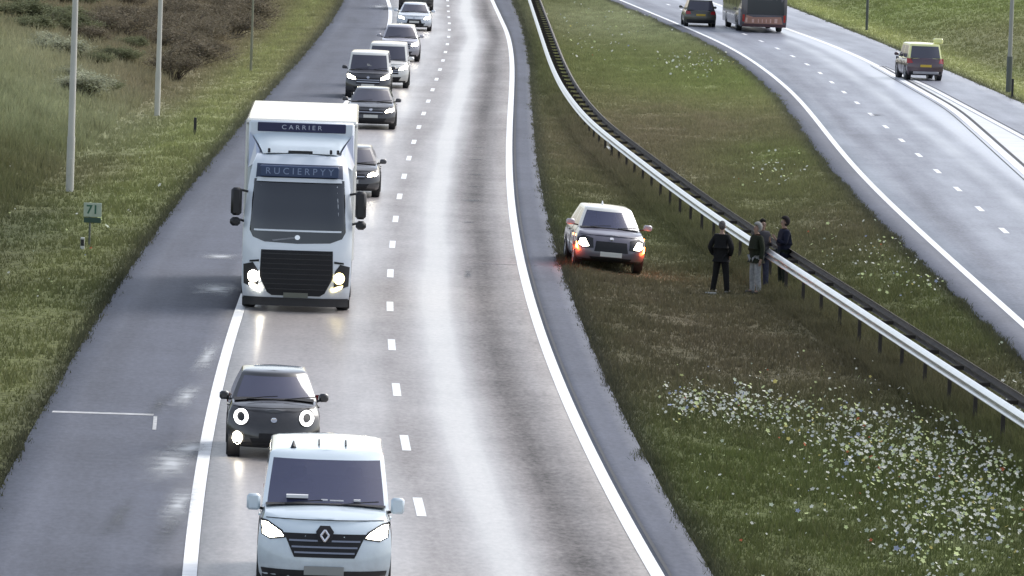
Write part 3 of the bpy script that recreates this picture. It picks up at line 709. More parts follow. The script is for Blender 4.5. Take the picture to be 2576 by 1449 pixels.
van, vsh = queue('delivery_van', 'pale blue-white panel van at the front of the queue, with a diamond badge', 'van', 812, 1512, P_vanw, VAN, yaw=-.5)
mb = MB(); y0_ = vsh.front(0, .93)-.05                       # diamond badge on its dark shield
bshield = MB(); patch(bshield, vsh.front, [(-.10, .86), (.10, .86), (.13, 1.0), (.07, 1.08), (-.07, 1.08), (-.13, 1.0)], .02); sh_o = bshield.build('badge_shield', M_gril, van, smooth=True)
for (a, b) in [((0, .085), (.06, 0)), ((.06, 0), (0, -.085)), ((0, -.085), (-.06, 0)), ((-.06, 0), (0, .085))]:
    mb.tube([(a[0], y0_, .95+a[1]), (b[0], y0_, .95+b[1])], .017, 6)
mb.build('diamond_badge', M_chrome, sh_o)
for x, z0, s in ((-.42, 1.40, (.16, .10)), (-.02, 1.36, (.05, .05)), (.16, 1.36, (.10, .025)), (.46, 1.37, (.05, .035))):
    m_ = MB(); yv = 1.02; m_.box(x-s[0], x+s[0], yv, yv+.12, z0-.01, z0+.006+s[1]*.3); m_.build('dashboard_paper', M_white, van)
for x in (-.12, .28):
    m_ = MB(); m_.box(x-.012, x+.012, 2.5, 3.3, 2.035, 2.055); m_.build('roof_rib', M_gril, van)
m_ = MB(); m_.tube([(-.5, 2.3, 2.0), (-.5, 2.4, 2.10)], [.05, .01], 8); m_.build('antenna', M_blk, van)

fiat, fsh = queue('small_hatchback', 'small round-lamped black hatchback between the delivery van and the lorry', 'car', 686, 1158, P_black, FIAT, yaw=.5)
for s in (-1, 1):                                             # ring-shaped running lights
    mb = MB(); n = 20
    for i in range(n):
        a0, a1 = 2*math.pi*i/n, 2*math.pi*(i+1)/n
        q = [(s*.58+.10*math.cos(a), .735+.105*math.sin(a)) for a in (a0, a1)]
        mb.tube([(x, fsh.front(x, z)-.012, z) for x, z in q], .033, 6)
    mb.build('running_light_ring', mat('running_light', (.9, .9, .9), .3, emit=(1, 1, 1), es=1.5), fiat, smooth=True)

queue('dark_hatchback', 'dark grey hatchback half hidden beside the lorry trailer', 'car', 878, 497, P_dark, HATCH)
queue('dark_estate', 'dark hatchback with both headlights lit just beyond the lorry', 'car', 931, 326, P_dark, dict(HATCH, L=4.4))
queue('boxy_van', 'boxy dark people carrier with flat pale roof edge, leftmost in the queue', 'van', 924, 249, P_dark, dict(MPV, roofP=P_cream))  # cream roof colour stands in for sky reflected off the dark roof
queue('white_people_carrier', 'white high-roofed people carrier behind the boxy dark one', 'van', 972, 222, P_cream, MPV)
queue('silver_car', 'silver-grey car between two white vehicles in the queue', 'car', 1004, 155, P_silver, SUV)
queue('white_hatchback', 'white car with a black grille far back in the queue', 'car', 1041, 78, P_white, dict(HATCH, W=1.84, grille=[(-.4, .42), (.4, .42), (.34, .64), (-.34, .64)]))
queue('dark_van', 'black van at the very top of the queue, cut by the picture edge', 'van', 1046, 27, P_black, BIGVAN)

# stranded car on the median grass
p = atg(1533, 684)
park, psh = car('stranded_car', 'dark grey car with pale roof and orange hazard lights, tilted on the median grass', 'car', (p[0], p[1], p[2]+.02), R(4.5), paint('paint_grey_violet', (.12, .11, .145)), dict(CROSS, roofP=paint('paint_pale_silver', (.72, .71, .66))), roll=3.5)
m_ = MB(); m_.tube([(-.05, 3.1, 1.53), (-.05, 3.2, 1.62)], [.035, .012], 8); m_.build('antenna', M_white, park)
for s_ in (-1, 1):                                            # the flashing hazard lamps throw orange light on flank and grass
    for (x_, y_, e_) in ((.98, .25, 6), (1.02, 1.2, 4)):
        ld = bpy.data.lights.new('hazard_light', 'POINT'); ld.energy = e_; ld.color = (1, .12, .03); ld.shadow_soft_size = .08
        lo_ = bpy.data.objects.new('hazard_light', ld); col.objects.link(lo_); lo_.parent = park; lo_.location = (s_*x_, y_, .48)
    mb = MB(); mb.box(min(s_*.915, s_*.93), max(s_*.915, s_*.93), 1.05, 1.13, .80, .84, bev=.004); mb.build('side_indicator', M_amber, park)

# vehicles driving away on the far carriageway
def away(name, label, cat, u, v, L, P, S, hd, **k):
    l = loc0(u, v); a = R(hd)
    return car(name, label, cat, (l[0]+math.sin(-a)*L, l[1]+math.cos(a)*L, 0), math.pi+a, P, S, **k)
away('dark_estate_car', 'dark olive estate car driving away beside the grass of the median', 'car', 1762, 68, 4.4, P_olive, dict(HATCH, L=4.4, H=1.55, cab=(.95, 1.75, 4.0, 4.3, .80, .64), off=True), 2)
yv, ysh = away('yellow_roofed_van', 'yellow-roofed van with a purple-red rear, driving away on the far slip road', 'van', 2328, 203, 3.9, P_plum, dict(MPV, L=3.9, H=1.72, W=1.70, roofP=P_yel, off=True, cab=(.75, 1.30, 3.6, 3.82, .78, .68), deck=[(0, .86), (.3, .95), (.75, 1.0), (3.8, 1.0), (3.9, .96)], axles=(.8, 3.1)), 6.5)
m_ = MB(); m_.box(-.86, -.42, 3.1, 3.35, 1.70, 1.95, bev=.05); m_.build('light_bar', P_yel, yv)
m_ = MB(); m_.box(-.60, .60, 3.9, 3.96, .30, .42, bev=.02); m_.build('rear_bumper_bar', P_silver, yv)

#SPLIT2
# ------------------------------------------------------------------ refrigerated lorry
p = loc0(742, 786)
lor = empty('box_lorry', p, rz=-Qd(p[1])); tag(lor, 'white refrigerated box lorry, the tallest vehicle in the queue', 'lorry', 'vehicles queuing in the nearest lane')
cs = Shell(2.25, 2.50, .30, [(0, 3.50), (2.3, 3.62)], B=.30, Br=.1, p=5,
    wprof=[(0, .97), (.1, 1.0), (.45, 1.0), (.6, .985), (.8, .93), (.93, .88), (1, .80)],
    fprof=[(0, .05), (.05, 0), (.3, .0), (.42, .05), (.55, .10), (.78, .26), (.86, .33), (.93, .45), (1, .75)], rprof=[(0, 0), (1, 0)], crown=.05)
cs.T = [0, .04, .1, .2, .3, .4, .5, .6, .7, .8, .88, .94, 1.0]
cb = cs.mesh().build('cab', P_white, lor, smooth=True)
def cp_(nm, poly, m, off, parent=cb, nx=12, nz=5, both=False):
    for s in ((-1, 1) if both else (1,)):
        mb = MB(); patch(mb, cs.front, mir(poly, s), off, nx=nx, nz=nz); o = mb.build(nm, m, parent, smooth=True)
    return o
cp_('windscreen', [(-1.10, 1.85), (-1.02, 1.70), (-.75, 1.60), (0, 1.57), (.75, 1.60), (1.02, 1.70), (1.10, 1.85), (1.07, 2.55), (1.03, 3.02), (-1.03, 3.02), (-1.07, 2.55)], mat('truck_glass', (.018, .022, .032), .06, coat=.5), .004, lor, 16, 8)
cp_('windscreen_ledge', [(-1.0, 1.845), (1.0, 1.845), (1.0, 1.885), (-1.0, 1.885)], P_white, .03, lor)
cp_('sun_visor', [(-.98, 2.97), (.98, 2.97), (.96, 3.06), (-.96, 3.06)], P_white, .07, lor)
sb = cp_('sign_surround', [(-1.0, 3.05), (1.0, 3.05), (.98, 3.36), (-.98, 3.36)], mat('sign_dark_blue', (.03, .045, .09), .4), .03, lor)
lb = MB(); lb.box(-.90, .90, .19, .42, 3.085, 3.335, bev=.02); lbo = lb.build('light_box', mat('sign_blue_panel', (.035, .06, .13), .35), lor)
text(lbo, 'R U C I E R P Y Y', .21, (0, .184, 3.21), mat('sign_letters_pale_blue', (.22, .28, .42), .5), sx=1.02)
st = MB(); st.box(.62, .80, .205, .225, 1.98, 2.06); st.build('windscreen_sticker', M_white, lor)
st = MB(); st.box(-.95, .95, .5, .6, 2.05, 2.09); 
cp_('badge_bar', [(-.55, 1.62), (0, 1.70), (0, 1.73), (-.58, 1.65)], mat('badge_bar_grey', (.22, .23, .25), .4), .02, lor)
cp_('badge', ell(0, 1.715, .06, .055), M_chrome, .03, lor)
cp_('grille', [(-.82, 1.42), (-.84, .8), (-.66, .45), (-.55, .38), (.55, .38), (.66, .45), (.84, .8), (.82, 1.42)], M_gril, .012, lor, 16, 6)
gm = MB()
for k in range(8):
    z = .52+k*.115; x = .6+.2*min(1, (z-.45)/.3); patch(gm, cs.front, [(-x, z), (x, z), (x, z+.02), (-x, z+.02)], .03, nx=12, nz=1)
gm.build('grille_slats', mat('grille_slat_black', (.02, .02, .022), .4), lor)
cp_('bumper_skirt', [(-1.2, .14), (1.2, .14), (1.2, .33), (-1.2, .33)], M_blk, .02, lor, 14, 3)
cp_('number_plate', [(-.28, .34), (.28, .34), (.28, .45), (-.28, .45)], mat('plate_dirty', (.16, .17, .14), .6), .03, lor)
for s in (-1, 1):
    mb = MB(); patch(mb, cs.front, mir([(.86, .50), (1.20, .62), (1.22, 1.06), (1.0, 1.12), (.88, .95)], s), .006); hh = mb.build('headlight_housing', M_blk, lor, smooth=True)
    mb = MB(); patch(mb, cs.front, ell(s*.985, .80, .125, .135, 18), .03); mb.build('lamp', M_lamp if s < 0 else M_lampy, hh, smooth=True)
    mb = MB(); patch(mb, cs.front, mir([(.80, .55), (.96, .62), (1.08, .64), (1.05, .57), (.92, .50), (.82, .49)], s), .03); mb.build('daytime_lamp', M_lamp if s < 0 else M_lampy, hh, smooth=True)
    mb = MB(); patch(mb, cs.front, mir([(.86, 1.14), (1.08, 1.12), (1.08, 1.16), (.86, 1.19)], s), .008); mb.build('vent_slit', M_gril, lor)
    # mirrors
    mb = MB(); mb.box(min(s*1.30, s*1.55), max(s*1.30, s*1.55), .28, .50, 2.16, 2.80, bev=.06); mo = mb.build('mirror', M_blk, lor, smooth=True)
    mb = MB(); mb.box(min(s*1.32, s*1.56), max(s*1.32, s*1.56), .26, .48, 1.92, 2.12, bev=.06); mb.build('lower_mirror', M_blk, mo, smooth=True)
    mb = MB(); mb.tube([(s*1.15, .55, 2.70), (s*1.42, .42, 2.76)], .03, 6); mb.tube([(s*1.15, .55, 2.0), (s*1.42, .42, 2.08)], .03, 6); mb.build('mirror_arm', M_blk, mo)
    mb = MB(); x = s*cs.w(.6)+s*.006; mb.box(min(x, x+s*.004), max(x, x+s*.004), .75, 1.55, 1.75, 2.65); mb.build('side_window', M_glass, lor)
    mb = MB(); mb.box(min(s*1.255, s*1.20), max(s*1.255, s*1.20), .75, 1.9, .34, .60); mb.build('step', M_blk, lor)
# roof deflector and refrigeration unit
dm = MB(); V = []; nn = 14
for (y, z, hw) in [(.78, 3.60, .86), (1.2, 3.66, .90), (1.6, 3.78, .98), (1.95, 3.93, 1.10), (2.12, 4.02, 1.19)]:
    for i in range(nn+1):
        q = -1+2*i/nn; V.append((hw*q, y+.12*abs(q)**4, z-.03*abs(q)**6))
dm.add(V, [(i*(nn+1)+j, i*(nn+1)+j+1, (i+1)*(nn+1)+j+1, (i+1)*(nn+1)+j) for i in range(4) for j in range(nn)])
dm.build('roof_deflector', P_vanw, lor, smooth=True)
for s in (-1, 1):
    mb = MB(); mb.add([(s*.93, 1.0, 3.45), (s*.95, 1.25, 3.64), (s*1.05, 1.7, 3.80), (s*1.2, 2.15, 4.0), (s*1.25, 2.26, 3.3), (s*1.2, 1.6, 3.2), (s*1.1, 1.2, 3.3), (s*1.0, 1.0, 3.35)], [tuple(range(8))])
    mb.build('side_fairing', mat('fairing_blue_grey', (.26, .32, .50), .35, coat=.6), lor)
for x in (-.72, .70, .86):
    mb = MB(); mb.box(x-.03, x+.03, .78, .84, 3.60, 3.70, bev=.01); mb.build('roof_marker', M_blk, lor)
mb = MB(); mb.box(-.28, .28, .79, .85, 3.60, 3.66); mb.build('roof_hatch_gap', M_blk, lor)
mb = MB(); mb.box(-1.295, 1.295, 2.42, 12.0, 1.05, 4.30, bev=.04); bx = mb.build('box_body', P_cream, lor)
mb = MB(); mb.box(-1.22, 1.22, 2.12, 2.41, 2.6, 4.27, bev=.05); fr = mb.build('refrigeration_unit', P_white, lor, smooth=True)
mb = MB(); mb.box(-1.02, 1.02, 2.095, 2.14, 4.025, 4.235, bev=.015); cs_o = mb.build('unit_sign', mat('unit_sign_navy', (.018, .02, .07), .4), fr)
text(cs_o, 'C A R R I E R', .145, (0, 2.091, 4.13), mat('unit_letters', (.45, .47, .55), .5), sx=1.15)
for s in (-1, 1):
    for z in (4.20, 4.1):
        pass
    mb = MB(); mb.revx((0, 0, 0), [(-.03, 0), (-.03, .035), (.03, .035), (.03, 0)], 10); o = mb.build('marker_lamp', P_cream, lor); o.location = (s*1.25, 2.4, 4.2)
    mb = MB(); mb.box(min(s*1.2, s*1.25), max(s*1.2, s*1.25), 5.0, 9.0, .45, 1.0, bev=.02); mb.build('side_guard', M_blk, lor)
mb = MB(); mb.box(-.5, .5, 1.0, 11.8, .62, 1.045); mb.build('chassis', M_blk, lor)
mb = MB(); mb.box(-1.2, 1.2, 11.7, 11.8, .45, .60); mb.build('rear_underrun_bar', M_blk, lor)
mb = MB(); mb.box(-.012, .012, 12.0, 12.03, 1.1, 4.2); mb.box(-1.2, 1.2, 12.0, 12.02, 1.06, 1.12); mb.build('rear_door_seam', M_blk, bx)
for y in (1.35, 8.6, 9.95):
    for s in (-1, 1): wheel(lor, s*1.235, y, .50, .32)

# ------------------------------------------------------------------ coach seen from behind on the far carriageway
q = loc0(1921, 83); a = R(3.5)
co = empty('coach', (q[0], q[1], 0), rz=a); tag(co, 'dark coach with an orange-lit rear band driving away, cut by the picture top', 'coach')
rs = Shell(12.0, 2.55, .32, [(0, 3.35), (12, 3.35)], B=.16, Br=.3, p=7, wprof=[(0, .98), (.1, 1), (.6, 1), (.9, .97), (1, .88)], fprof=[(0, .05), (.15, 0), (.5, .03), (.9, .12), (1, .3)], rprof=[(0, 0), (.5, 0), (1, .3)])
rs.T = [0, .05, .15, .3, .5, .7, .85, .93, 1.0]
M_coach = paint('coach_grey_violet', (.055, .05, .07)); cbody = rs.mesh().build('body', M_coach, co, smooth=True)
def rp(nm, poly, m, off, parent=co, nx=10, nz=3):
    mb = MB(); patch(mb, rs.front, poly, off, nx=nx, nz=nz); return mb.build(nm, m, parent, smooth=True)
rp('rear_window', [(-.95, 1.0), (1.12, 1.0), (1.10, 2.9), (-.95, 2.9)], mat('coach_glass', (.02, .025, .035), .15), .006)
band = rp('rear_band', [(-1.1, .50), (1.05, .50), (.95, .90), (-.6, .86), (-1.0, .98)], mat('band_salmon', (.36, .19, .14), .4), .01)
for (x, w_, h) in [(-.98, .10, .26), (-.62, .12, .2), (-.32, .05, .2), (-.1, .05, .2), (.12, .05, .2), (.36, .07, .22), (.66, .16, .24)]:
    rp('band_stripe', [(x-w_/2, .56), (x+w_/2, .56), (x+w_/2, .56+h), (x-w_/2, .56+h)], mat('band_pale', (.62, .42, .36), .4), .016, band, 2, 2)
rp('rear_bumper', [(-1.2, .33), (1.2, .33), (1.2, .48), (-1.2, .48)], mat('bumper_dark_red', (.07, .03, .035), .5), .02)
for s in (-1, 1):
    rp('tail_light', mir([(1.08, .6), (1.2, .6), (1.2, 1.0), (1.08, 1.0)], s), M_red, .012, co, 3, 3)
    for k in range(5):
        mb = MB(); x = s*1.28; y0 = .9+k*2.15; mb.box(min(x, x+s*.008), max(x, x+s*.008), y0, y0+1.95, 1.35, 2.6); mb.build('side_window', M_glass, co)
    for y in (3.0, 9.3): wheel(co, s*1.275, y, .48, .3)
mb = MB(); mb.box(-1.29, -1.28, .5, 1.6, .4, 1.3); mb.build('side_panel', mat('coach_pale_panel', (.35, .36, .42), .4), co)

# ------------------------------------------------------------------ guard rail along the median
M_galv = mat('galvanised_steel', (.66, .66, .65), .30, metal=1.0, var=.12, vscale=1.5)
M_rust = mat('weathered_steel', (.045, .038, .032), .8, var=.35, vscale=2.0)
gy = np.arange(112, 440, 2.0)
g0_ = empty('guard_rail', (float(RAIL(250.)), 250.0, 0)); tag(g0_, 'double-sided galvanised steel guard rail running through the median grass', 'guard rail')
def railz(x, y): return float(gh(x, y))
def beam_mesh(off, sg, m, nm):
    prof = [(0, .42), (.055, .43), (.088, .455), (.088, .475), (.06, .50), (.012, .545), (.012, .575), (.06, .595), (.088, .625), (.088, .645), (.05, .70), (0, .74)]
    prof = [(d, .74-(.74-z)*.80) for d, z in prof]; prof = prof+[(d-.012, z) for d, z in prof[::-1]]; n = len(prof); V = []
    for y in gy:
        x = float(RAIL(y))+off
        for d, z in prof: V.append((x+sg*d-g0_.location.x, y-250.0, z))
    F = [(i*n+j, i*n+(j+1) % n, (i+1)*n+(j+1) % n, (i+1)*n+j) for i in range(len(gy)-1) for j in range(n)]
    mb = MB(); mb.add(V, F); return mb.build(nm, m, g0_, smooth=True)
beam_mesh(0, -1, M_galv, 'beam'); beam_mesh(.56, 1, mat('shaded_galvanised_steel', (.13, .115, .10), .7, metal=.1, var=.35, vscale=2), 'beam')  # far beam coloured dark to paint in the shade on its back
post0 = None
for y in np.arange(114, 436, 4.0):
    if post0 is None:
        mb = MB(); mb.box(.24, .32, -.03, .03, -.45, .60); post0 = mb.build('post', M_rust, g0_)
        mb = MB(); mb.box(.0, .56, -.02, .02, .50, .58); mb.build('spacer', M_rust, post0); o = post0
    else: o = copy_tree(post0, g0_)
    o.location = (float(RAIL(y))-g0_.location.x, y-250.0, 0)
mb = MB(); l = 1.6
for k in range(1):
    mb.add([(float(RAIL(230.))-.14-g0_.location.x, 230-250-.4, .42), (float(RAIL(228.6))-.14-g0_.location.x, 228.6-250, .42), (float(RAIL(228.6))-.16-g0_.location.x, 228.6-250, .60), (float(RAIL(230.))-.16-g0_.location.x, 229.6-250, .60)], [(0, 1, 2, 3)])
mb.tube([(float(RAIL(230.))-.12-g0_.location.x, -20.2, .40), (float(RAIL(228.))-.16-g0_.location.x, -22.0, .40)], .04, 6)
mb.build('end_bracket', M_galv, g0_)

# ------------------------------------------------------------------ lamp posts, sign, marker posts
M_post = mat('lamp_post_pale', (.50, .49, .44), .55, var=.1, vscale=1.0); M_pbase = mat('lamp_post_base', (.10, .11, .10), .6)
def lamp_post(u, v, label, r=.11, H=12.0, m=M_post, dark=.0, side=1):
    q = atg(u, v); t = empty('lamp_post', q); tag(t, label, 'lamp post', 'lamp posts beside the motorway')
    mb = MB(); n = 14; mb.tube([(0, 0, -.3), (0, 0, 1.6), (0, 0, 1.7), (0, 0, H)], [r*1.15, r*1.15, r, r*.6], n); mb.build('column', m, t, smooth=True)
    if dark: mb = MB(); mb.tube([(0, 0, -.2), (0, 0, dark)], [r*1.3, r*1.3], 12); mb.build('base_sleeve', M_pbase, t, smooth=True)
    mb = MB(); mb.box(-.06, .06, -r*1.15-.012, -r*1.0, .5, 1.0, bev=.008); mb.build('hatch', M_pbase if dark else m, t)
    mb = MB(); mb.tube([(0, 0, H-.2), (side*.4, 0, H+.25), (side*1.6, 0, H+.4)], [r*.6, r*.45, r*.4], 8); mb.build('arm', m, t, smooth=True)
    mb = MB(); mb.box(min(side*1.4, side*2.2), max(side*1.4, side*2.2), -.16, .16, H+.33, H+.48, bev=.05); ln = mb.build('lantern', M_post, t, smooth=True)
    return t
lamp_post(175, 482, 'tall pale lamp post on the left bank above the green distance sign', .105)
lamp_post(395, 291, 'thinner pale lamp post on the left bank farther up, in front of the brown scrub', .095)
lamp_post(631, 180, 'faint distant lamp post in the scrub close to the hard shoulder bend', .05, m=mat('lamp_post_dull', (.22, .22, .15), .7))
lamp_post(2180, 76, 'thin dark-footed lamp post behind the coach on the right bank', .06, m=mat('lamp_post_grey', (.13, .14, .12), .7), dark=2.2, side=-1)
lamp_post(2537, 232, 'grey lamp post at the right edge of the picture by the slip road', .10, m=mat('lamp_post_midgrey', (.30, .30, .27), .6), dark=1.6, side=-1)
q = atg(228, 618); sg_ = empty('distance_sign', q, rz=R(-4)); tag(sg_, 'small pale distance sign with green figures on the left verge', 'sign')
mb = MB(); mb.tube([(-.04, .02, -.2), (-.04, .02, 1.12)], .028, 8); mb.build('post', mat('sign_post', (.10, .11, .09), .6), sg_)
mb = MB(); mb.box(-.21, .26, -.02, .01, .75, 1.12, bev=.01); pn = mb.build('panel', mat('sign_pale', (.42, .48, .38), .5, var=.1, vscale=9), sg_)
text(pn, '71', .32, (.02, -.026, .935), mat('sign_green', (.04, .13, .08), .5), sx=1.0, bold=.006)
mb = MB(); mb.box(-.20, .25, -.018, .008, .60, .735, bev=.01); mb.build('lower_panel', mat('sign_dark_green', (.03, .07, .05), .5), sg_)
def marker(u, v, h, label, m):
    q = atg(u, v); t = empty('marker_post', q); tag(t, label, 'marker post')
    mb = MB(); mb.box(-.05, .05, -.03, .03, -.1, h, bev=.01); mb.build('shaft', m, t); mb = MB(); mb.box(-.045, .045, -.036, -.031, h-.22, h-.05); mb.build('reflector', M_blk, t)
marker(490, 340, .62, 'short black marker post in the grass beside the lorry trailer', M_blk)
marker(207, 626, .30, 'stubby white marker at the foot of the distance sign', M_pl_w)
marker(2546, 250, .9, 'dark marker post at the foot of the right-hand grey lamp post', M_blk)

# ------------------------------------------------------------------ people on the median
def skin(name, pts, edges, m, parent, sub=2):
    """pts: {key: ((x,y,z), r or (rx,ry))}; grown with a skin modifier and baked to one mesh"""
    keys = list(pts); ix = {k: i for i, k in enumerate(keys)}
    me = bpy.data.meshes.new(name); me.from_pydata([pts[k][0] for k in keys], [(ix[a], ix[b]) for a, b in edges], [])
    o = bpy.data.objects.new(name, me); col.objects.link(o)
    md = o.modifiers.new('s', 'SKIN'); md.use_smooth_shade = True
    sv = me.skin_vertices[0].data
    for k in keys:
        r = pts[k][1]; sv[ix[k]].radius = r if isinstance(r, tuple) else (r, r); sv[ix[k]].use_root = False
    sv[0].use_root = True
    s2 = o.modifiers.new('b', 'SUBSURF'); s2.levels = sub; s2.render_levels = sub
    dg = bpy.context.evaluated_depsgraph_get(); nm = bpy.data.meshes.new_from_object(o.evaluated_get(dg))
    o.modifiers.clear(); o.data = nm; nm.name = name
    for p_ in nm.polygons: p_.use_smooth = True
    nm.materials.clear(); nm.materials.append(m); o.parent = parent
    return o
M_skin = mat('skin', (.30, .19, .14), .6)
def person(u, v, rz, label, H, jacket, trouser, hairc, shoe=(.03, .03, .03), pose='pockets', hood=False, lean=0, stance=.10, wide=1.0):
    q = atg(u, v); t = empty('person', q, rz=rz); tag(t, label, 'person'); k = H/1.78
    P = {}
    def a(n, x, y, z, r): P[n] = ((x*k, y*k, z*k), (r*k if not isinstance(r, tuple) else (r[0]*k, r[1]*k)))
    a('pel', 0, 0, .96, (.145, .11)); a('sp', 0, .005, 1.12, (.13, .10)); a('ch', 0, .0, 1.31, (.165, .115)); a('nb', 0, .01, 1.46, (.075, .065)); a('nk', 0, .0, 1.52, .052)
    a('jaw', 0, -.02, 1.575, (.062, .07)); a('hd', 0, -.005, 1.66, (.076, .096)); a('ht', 0, 0, 1.735, (.055, .07)); a('nose', 0, -.105, 1.635, .014)
    E = [('pel', 'sp'), ('sp', 'ch'), ('ch', 'nb'), ('nb', 'nk'), ('nk', 'jaw'), ('jaw', 'hd'), ('hd', 'ht'), ('hd', 'nose')]
    for s, n in ((-1, 'l'), (1, 'r')):
        a('hip'+n, s*.085, 0, .90, .095); a('kn'+n, s*(.085+stance*.35), -.02, .49, .06); a('an'+n, s*(.085+stance*.7), .015, .09, .04); a('to'+n, s*(.085+stance*.8), -.15, .035, .034)
        E += [('pel', 'hip'+n), ('hip'+n, 'kn'+n), ('kn'+n, 'an'+n), ('an'+n, 'to'+n)]
        a('sh'+n, s*.175, .0, 1.41, .062)
        pw = pose if isinstance(pose, str) else pose[0 if s < 0 else 1]
        if pw == 'pockets': el, wr, hn, fd = (s*.27*wide, .07, 1.13), (s*.21, -.05, .93), (s*.185, -.09, .88), (-s*.03, -.02, -.07)
        elif pw == 'phone': el, wr, hn, fd = (s*.22, -.05, 1.12), (s*.10, -.25, 1.22), (s*.07, -.29, 1.27), (-s*.02, -.03, .07)
        elif pw == 'point': el, wr, hn, fd = (s*.34, -.12, 1.27), (s*.50, -.28, 1.24), (s*.56, -.32, 1.24), (s*.07, -.03, -.01)
        else: el, wr, hn, fd = (s*.235, .03, 1.13), (s*.25, -.02, .88), (s*.25, -.035, .81), (0, -.01, -.08)
        a('el'+n, *el, .043); a('wr'+n, *wr, .028); a('ha'+n, *hn, (.034, .024))
        E += [('ch', 'sh'+n), ('sh'+n, 'el'+n), ('el'+n, 'wr'+n), ('wr'+n, 'ha'+n)]
        fdv = Vector(fd); sd_ = Vector((0, 1, 0)) if abs(fdv.y) < .05 else Vector((1, 0, 0))
        for i in range(4):
            b = Vector(hn)+fdv*.35+sd_*(.018*(i-1.5)); l_ = (.85, 1.0, .95, .75)[i]
            a('f%d%s' % (i, n), *(b+fdv*.5*l_), .0095); a('g%d%s' % (i, n), *(b+fdv*.95*l_+Vector((0, -.012, 0))), .008); E += [('ha'+n, 'f%d%s' % (i, n)), ('f%d%s' % (i, n), 'g%d%s' % (i, n))]
        tb = Vector(hn)+sd_*-.035+fdv*.15; a('th'+n, *tb, .011); a('tj'+n, *(tb+fdv*.45+sd_*-.008), .009); E += [('ha'+n, 'th'+n), ('th'+n, 'tj'+n)]
    body = skin('body', P, E, M_skin, t, 1)
    def grow(keys, g): return {q_: (P[q_][0], tuple(c+g*k for c in (P[q_][1] if isinstance(P[q_][1], tuple) else (P[q_][1],)*2))) for q_ in keys}
    body.name = body.name
    J = grow(['pel', 'sp', 'ch', 'nb'], .048); JE = [('pel', 'sp'), ('sp', 'ch'), ('ch', 'nb')]
    for n in 'lr':
        J.update(grow(['sh'+n, 'el'+n, 'wr'+n], .026)); JE += [('ch', 'sh'+n), ('sh'+n, 'el'+n), ('el'+n, 'wr'+n)]
    lo = P['pel'][0]; J['hem'] = ((lo[0], lo[1], lo[2]-.12*k), (.175*k*wide, .135*k)); JE += [('pel', 'hem')]
    skin('jacket', J, JE, jacket, t, 2)
    Tq = grow(['pel'], .012); TE = []
    for n in 'lr': Tq.update(grow(['hip'+n, 'kn'+n, 'an'+n], .022)); TE += [('pel', 'hip'+n), ('hip'+n, 'kn'+n), ('kn'+n, 'an'+n)]
    for n in 'lr':
        A = Tq['an'+n]; Tq['cf'+n] = ((A[0][0], A[0][1]-.02, .055), (.07*k, .085*k)); TE.append(('an'+n, 'cf'+n)); Tq['an'+n] = (A[0], (.07*k, .075*k)); Kn = Tq['kn'+n]; Tq['kn'+n] = (Kn[0], (.085*k, .085*k))
    skin('trousers', Tq, TE, trouser, t, 2)
    for s, n in ((-1, 'l'), (1, 'r')):
        A = P['an'+n][0]; mb = MB(); mb.box(A[0]-.048, A[0]+.048, A[1]-.21, A[1]+.07, 0, .075, bev=.03); mb.build('shoe', mat('shoe_leather', shoe, .6), t, smooth=True)
    hp = P['hd'][0]; bm = bmesh.new(); bmesh.ops.create_uvsphere(bm, u_segments=16, v_segments=12, radius=1)
    for vv in bm.verts:
        c = vv.co; g = 1.0 if not hood else 1.18
        x, y, z = c.x*.088*g, c.y*.108*g+.018, c.z*.118*g+.03
        if c.y < -.35 and c.z < .45: y = -.02+.02
        vv.co = Vector((hp[0]+x*k, hp[1]+y*k, hp[2]+z*k))
    me = bpy.data.meshes.new('hair'); bm.to_mesh(me); bm.free(); me.materials.append(hairc)
    for p_ in me.polygons: p_.use_smooth = True
    ho = bpy.data.objects.new('hood' if hood else 'hair', me); col.objects.link(ho); ho.parent = t
    for s in (-1, 1):
        mb = MB(); mb.revx((0, 0, 0), [(-.012, 0), (-.008, .01), (.008, .01), (.012, 0)], 8); e = mb.build('eye', M_blk, t); e.location = (s*.032*k, -.092*k, 1.665*k)
        mb = MB(); mb.box(-.008, .008, -.02, .02, -.03, .03, bev=.007); e = mb.build('ear', M_skin, t); e.location = (s*.083*k, .0, 1.65*k)
    return t
def cloth(n, c): return mat(n, c, .9, var=.25, vscale=14, spec=.2)
person(1811, 737, R(160), 'person all in black standing alone, hands in pockets, nearest the stranded car', 1.80, cloth('jacket_black', (.010, .010, .011)), cloth('trousers_black', (.011, .011, .012)), cloth('hair_grey_brown', (.10, .09, .09)), shoe=(.16, .16, .15), wide=1.08, stance=.14)
person(1899, 739, R(-60), 'person in a dark green jacket and pale grey trousers by the guard rail', 1.78, cloth('jacket_dark_green', (.018, .022, .013)), cloth('trousers_pale_grey', (.30, .31, .32)), cloth('hair_pale_grey', (.24, .24, .23)), pose=('pockets', 'down'), hood=True)
person(1913, 725, R(25), 'person in a grey coat and blue jeans partly behind the one in pale trousers', 1.76, cloth('coat_grey', (.045, .043, .05)), cloth('jeans_blue', (.06, .065, .10)), cloth('hair_dark', (.02, .018, .016)), pose=('down', 'phone'))
person(1968, 724, R(-70), 'person in navy jacket and dark trousers, closest to the guard rail', 1.80, cloth('jacket_navy', (.012, .014, .028)), cloth('trousers_dark_green', (.022, .030, .024)), cloth('hair_black', (.018, .014, .016)), pose=('pockets', 'phone'), hood=True)
mb = MB(); q = atg(1789, 741); mb.box(-.16, .14, -.05, .05, 0, .06, bev=.02); o = mb.build('litter_bag', mat('litter_pale', (.26, .27, .25), .7)); o.location = q; tag(o, 'small pale scrap lying in the grass at the black-clad person', 'litter')
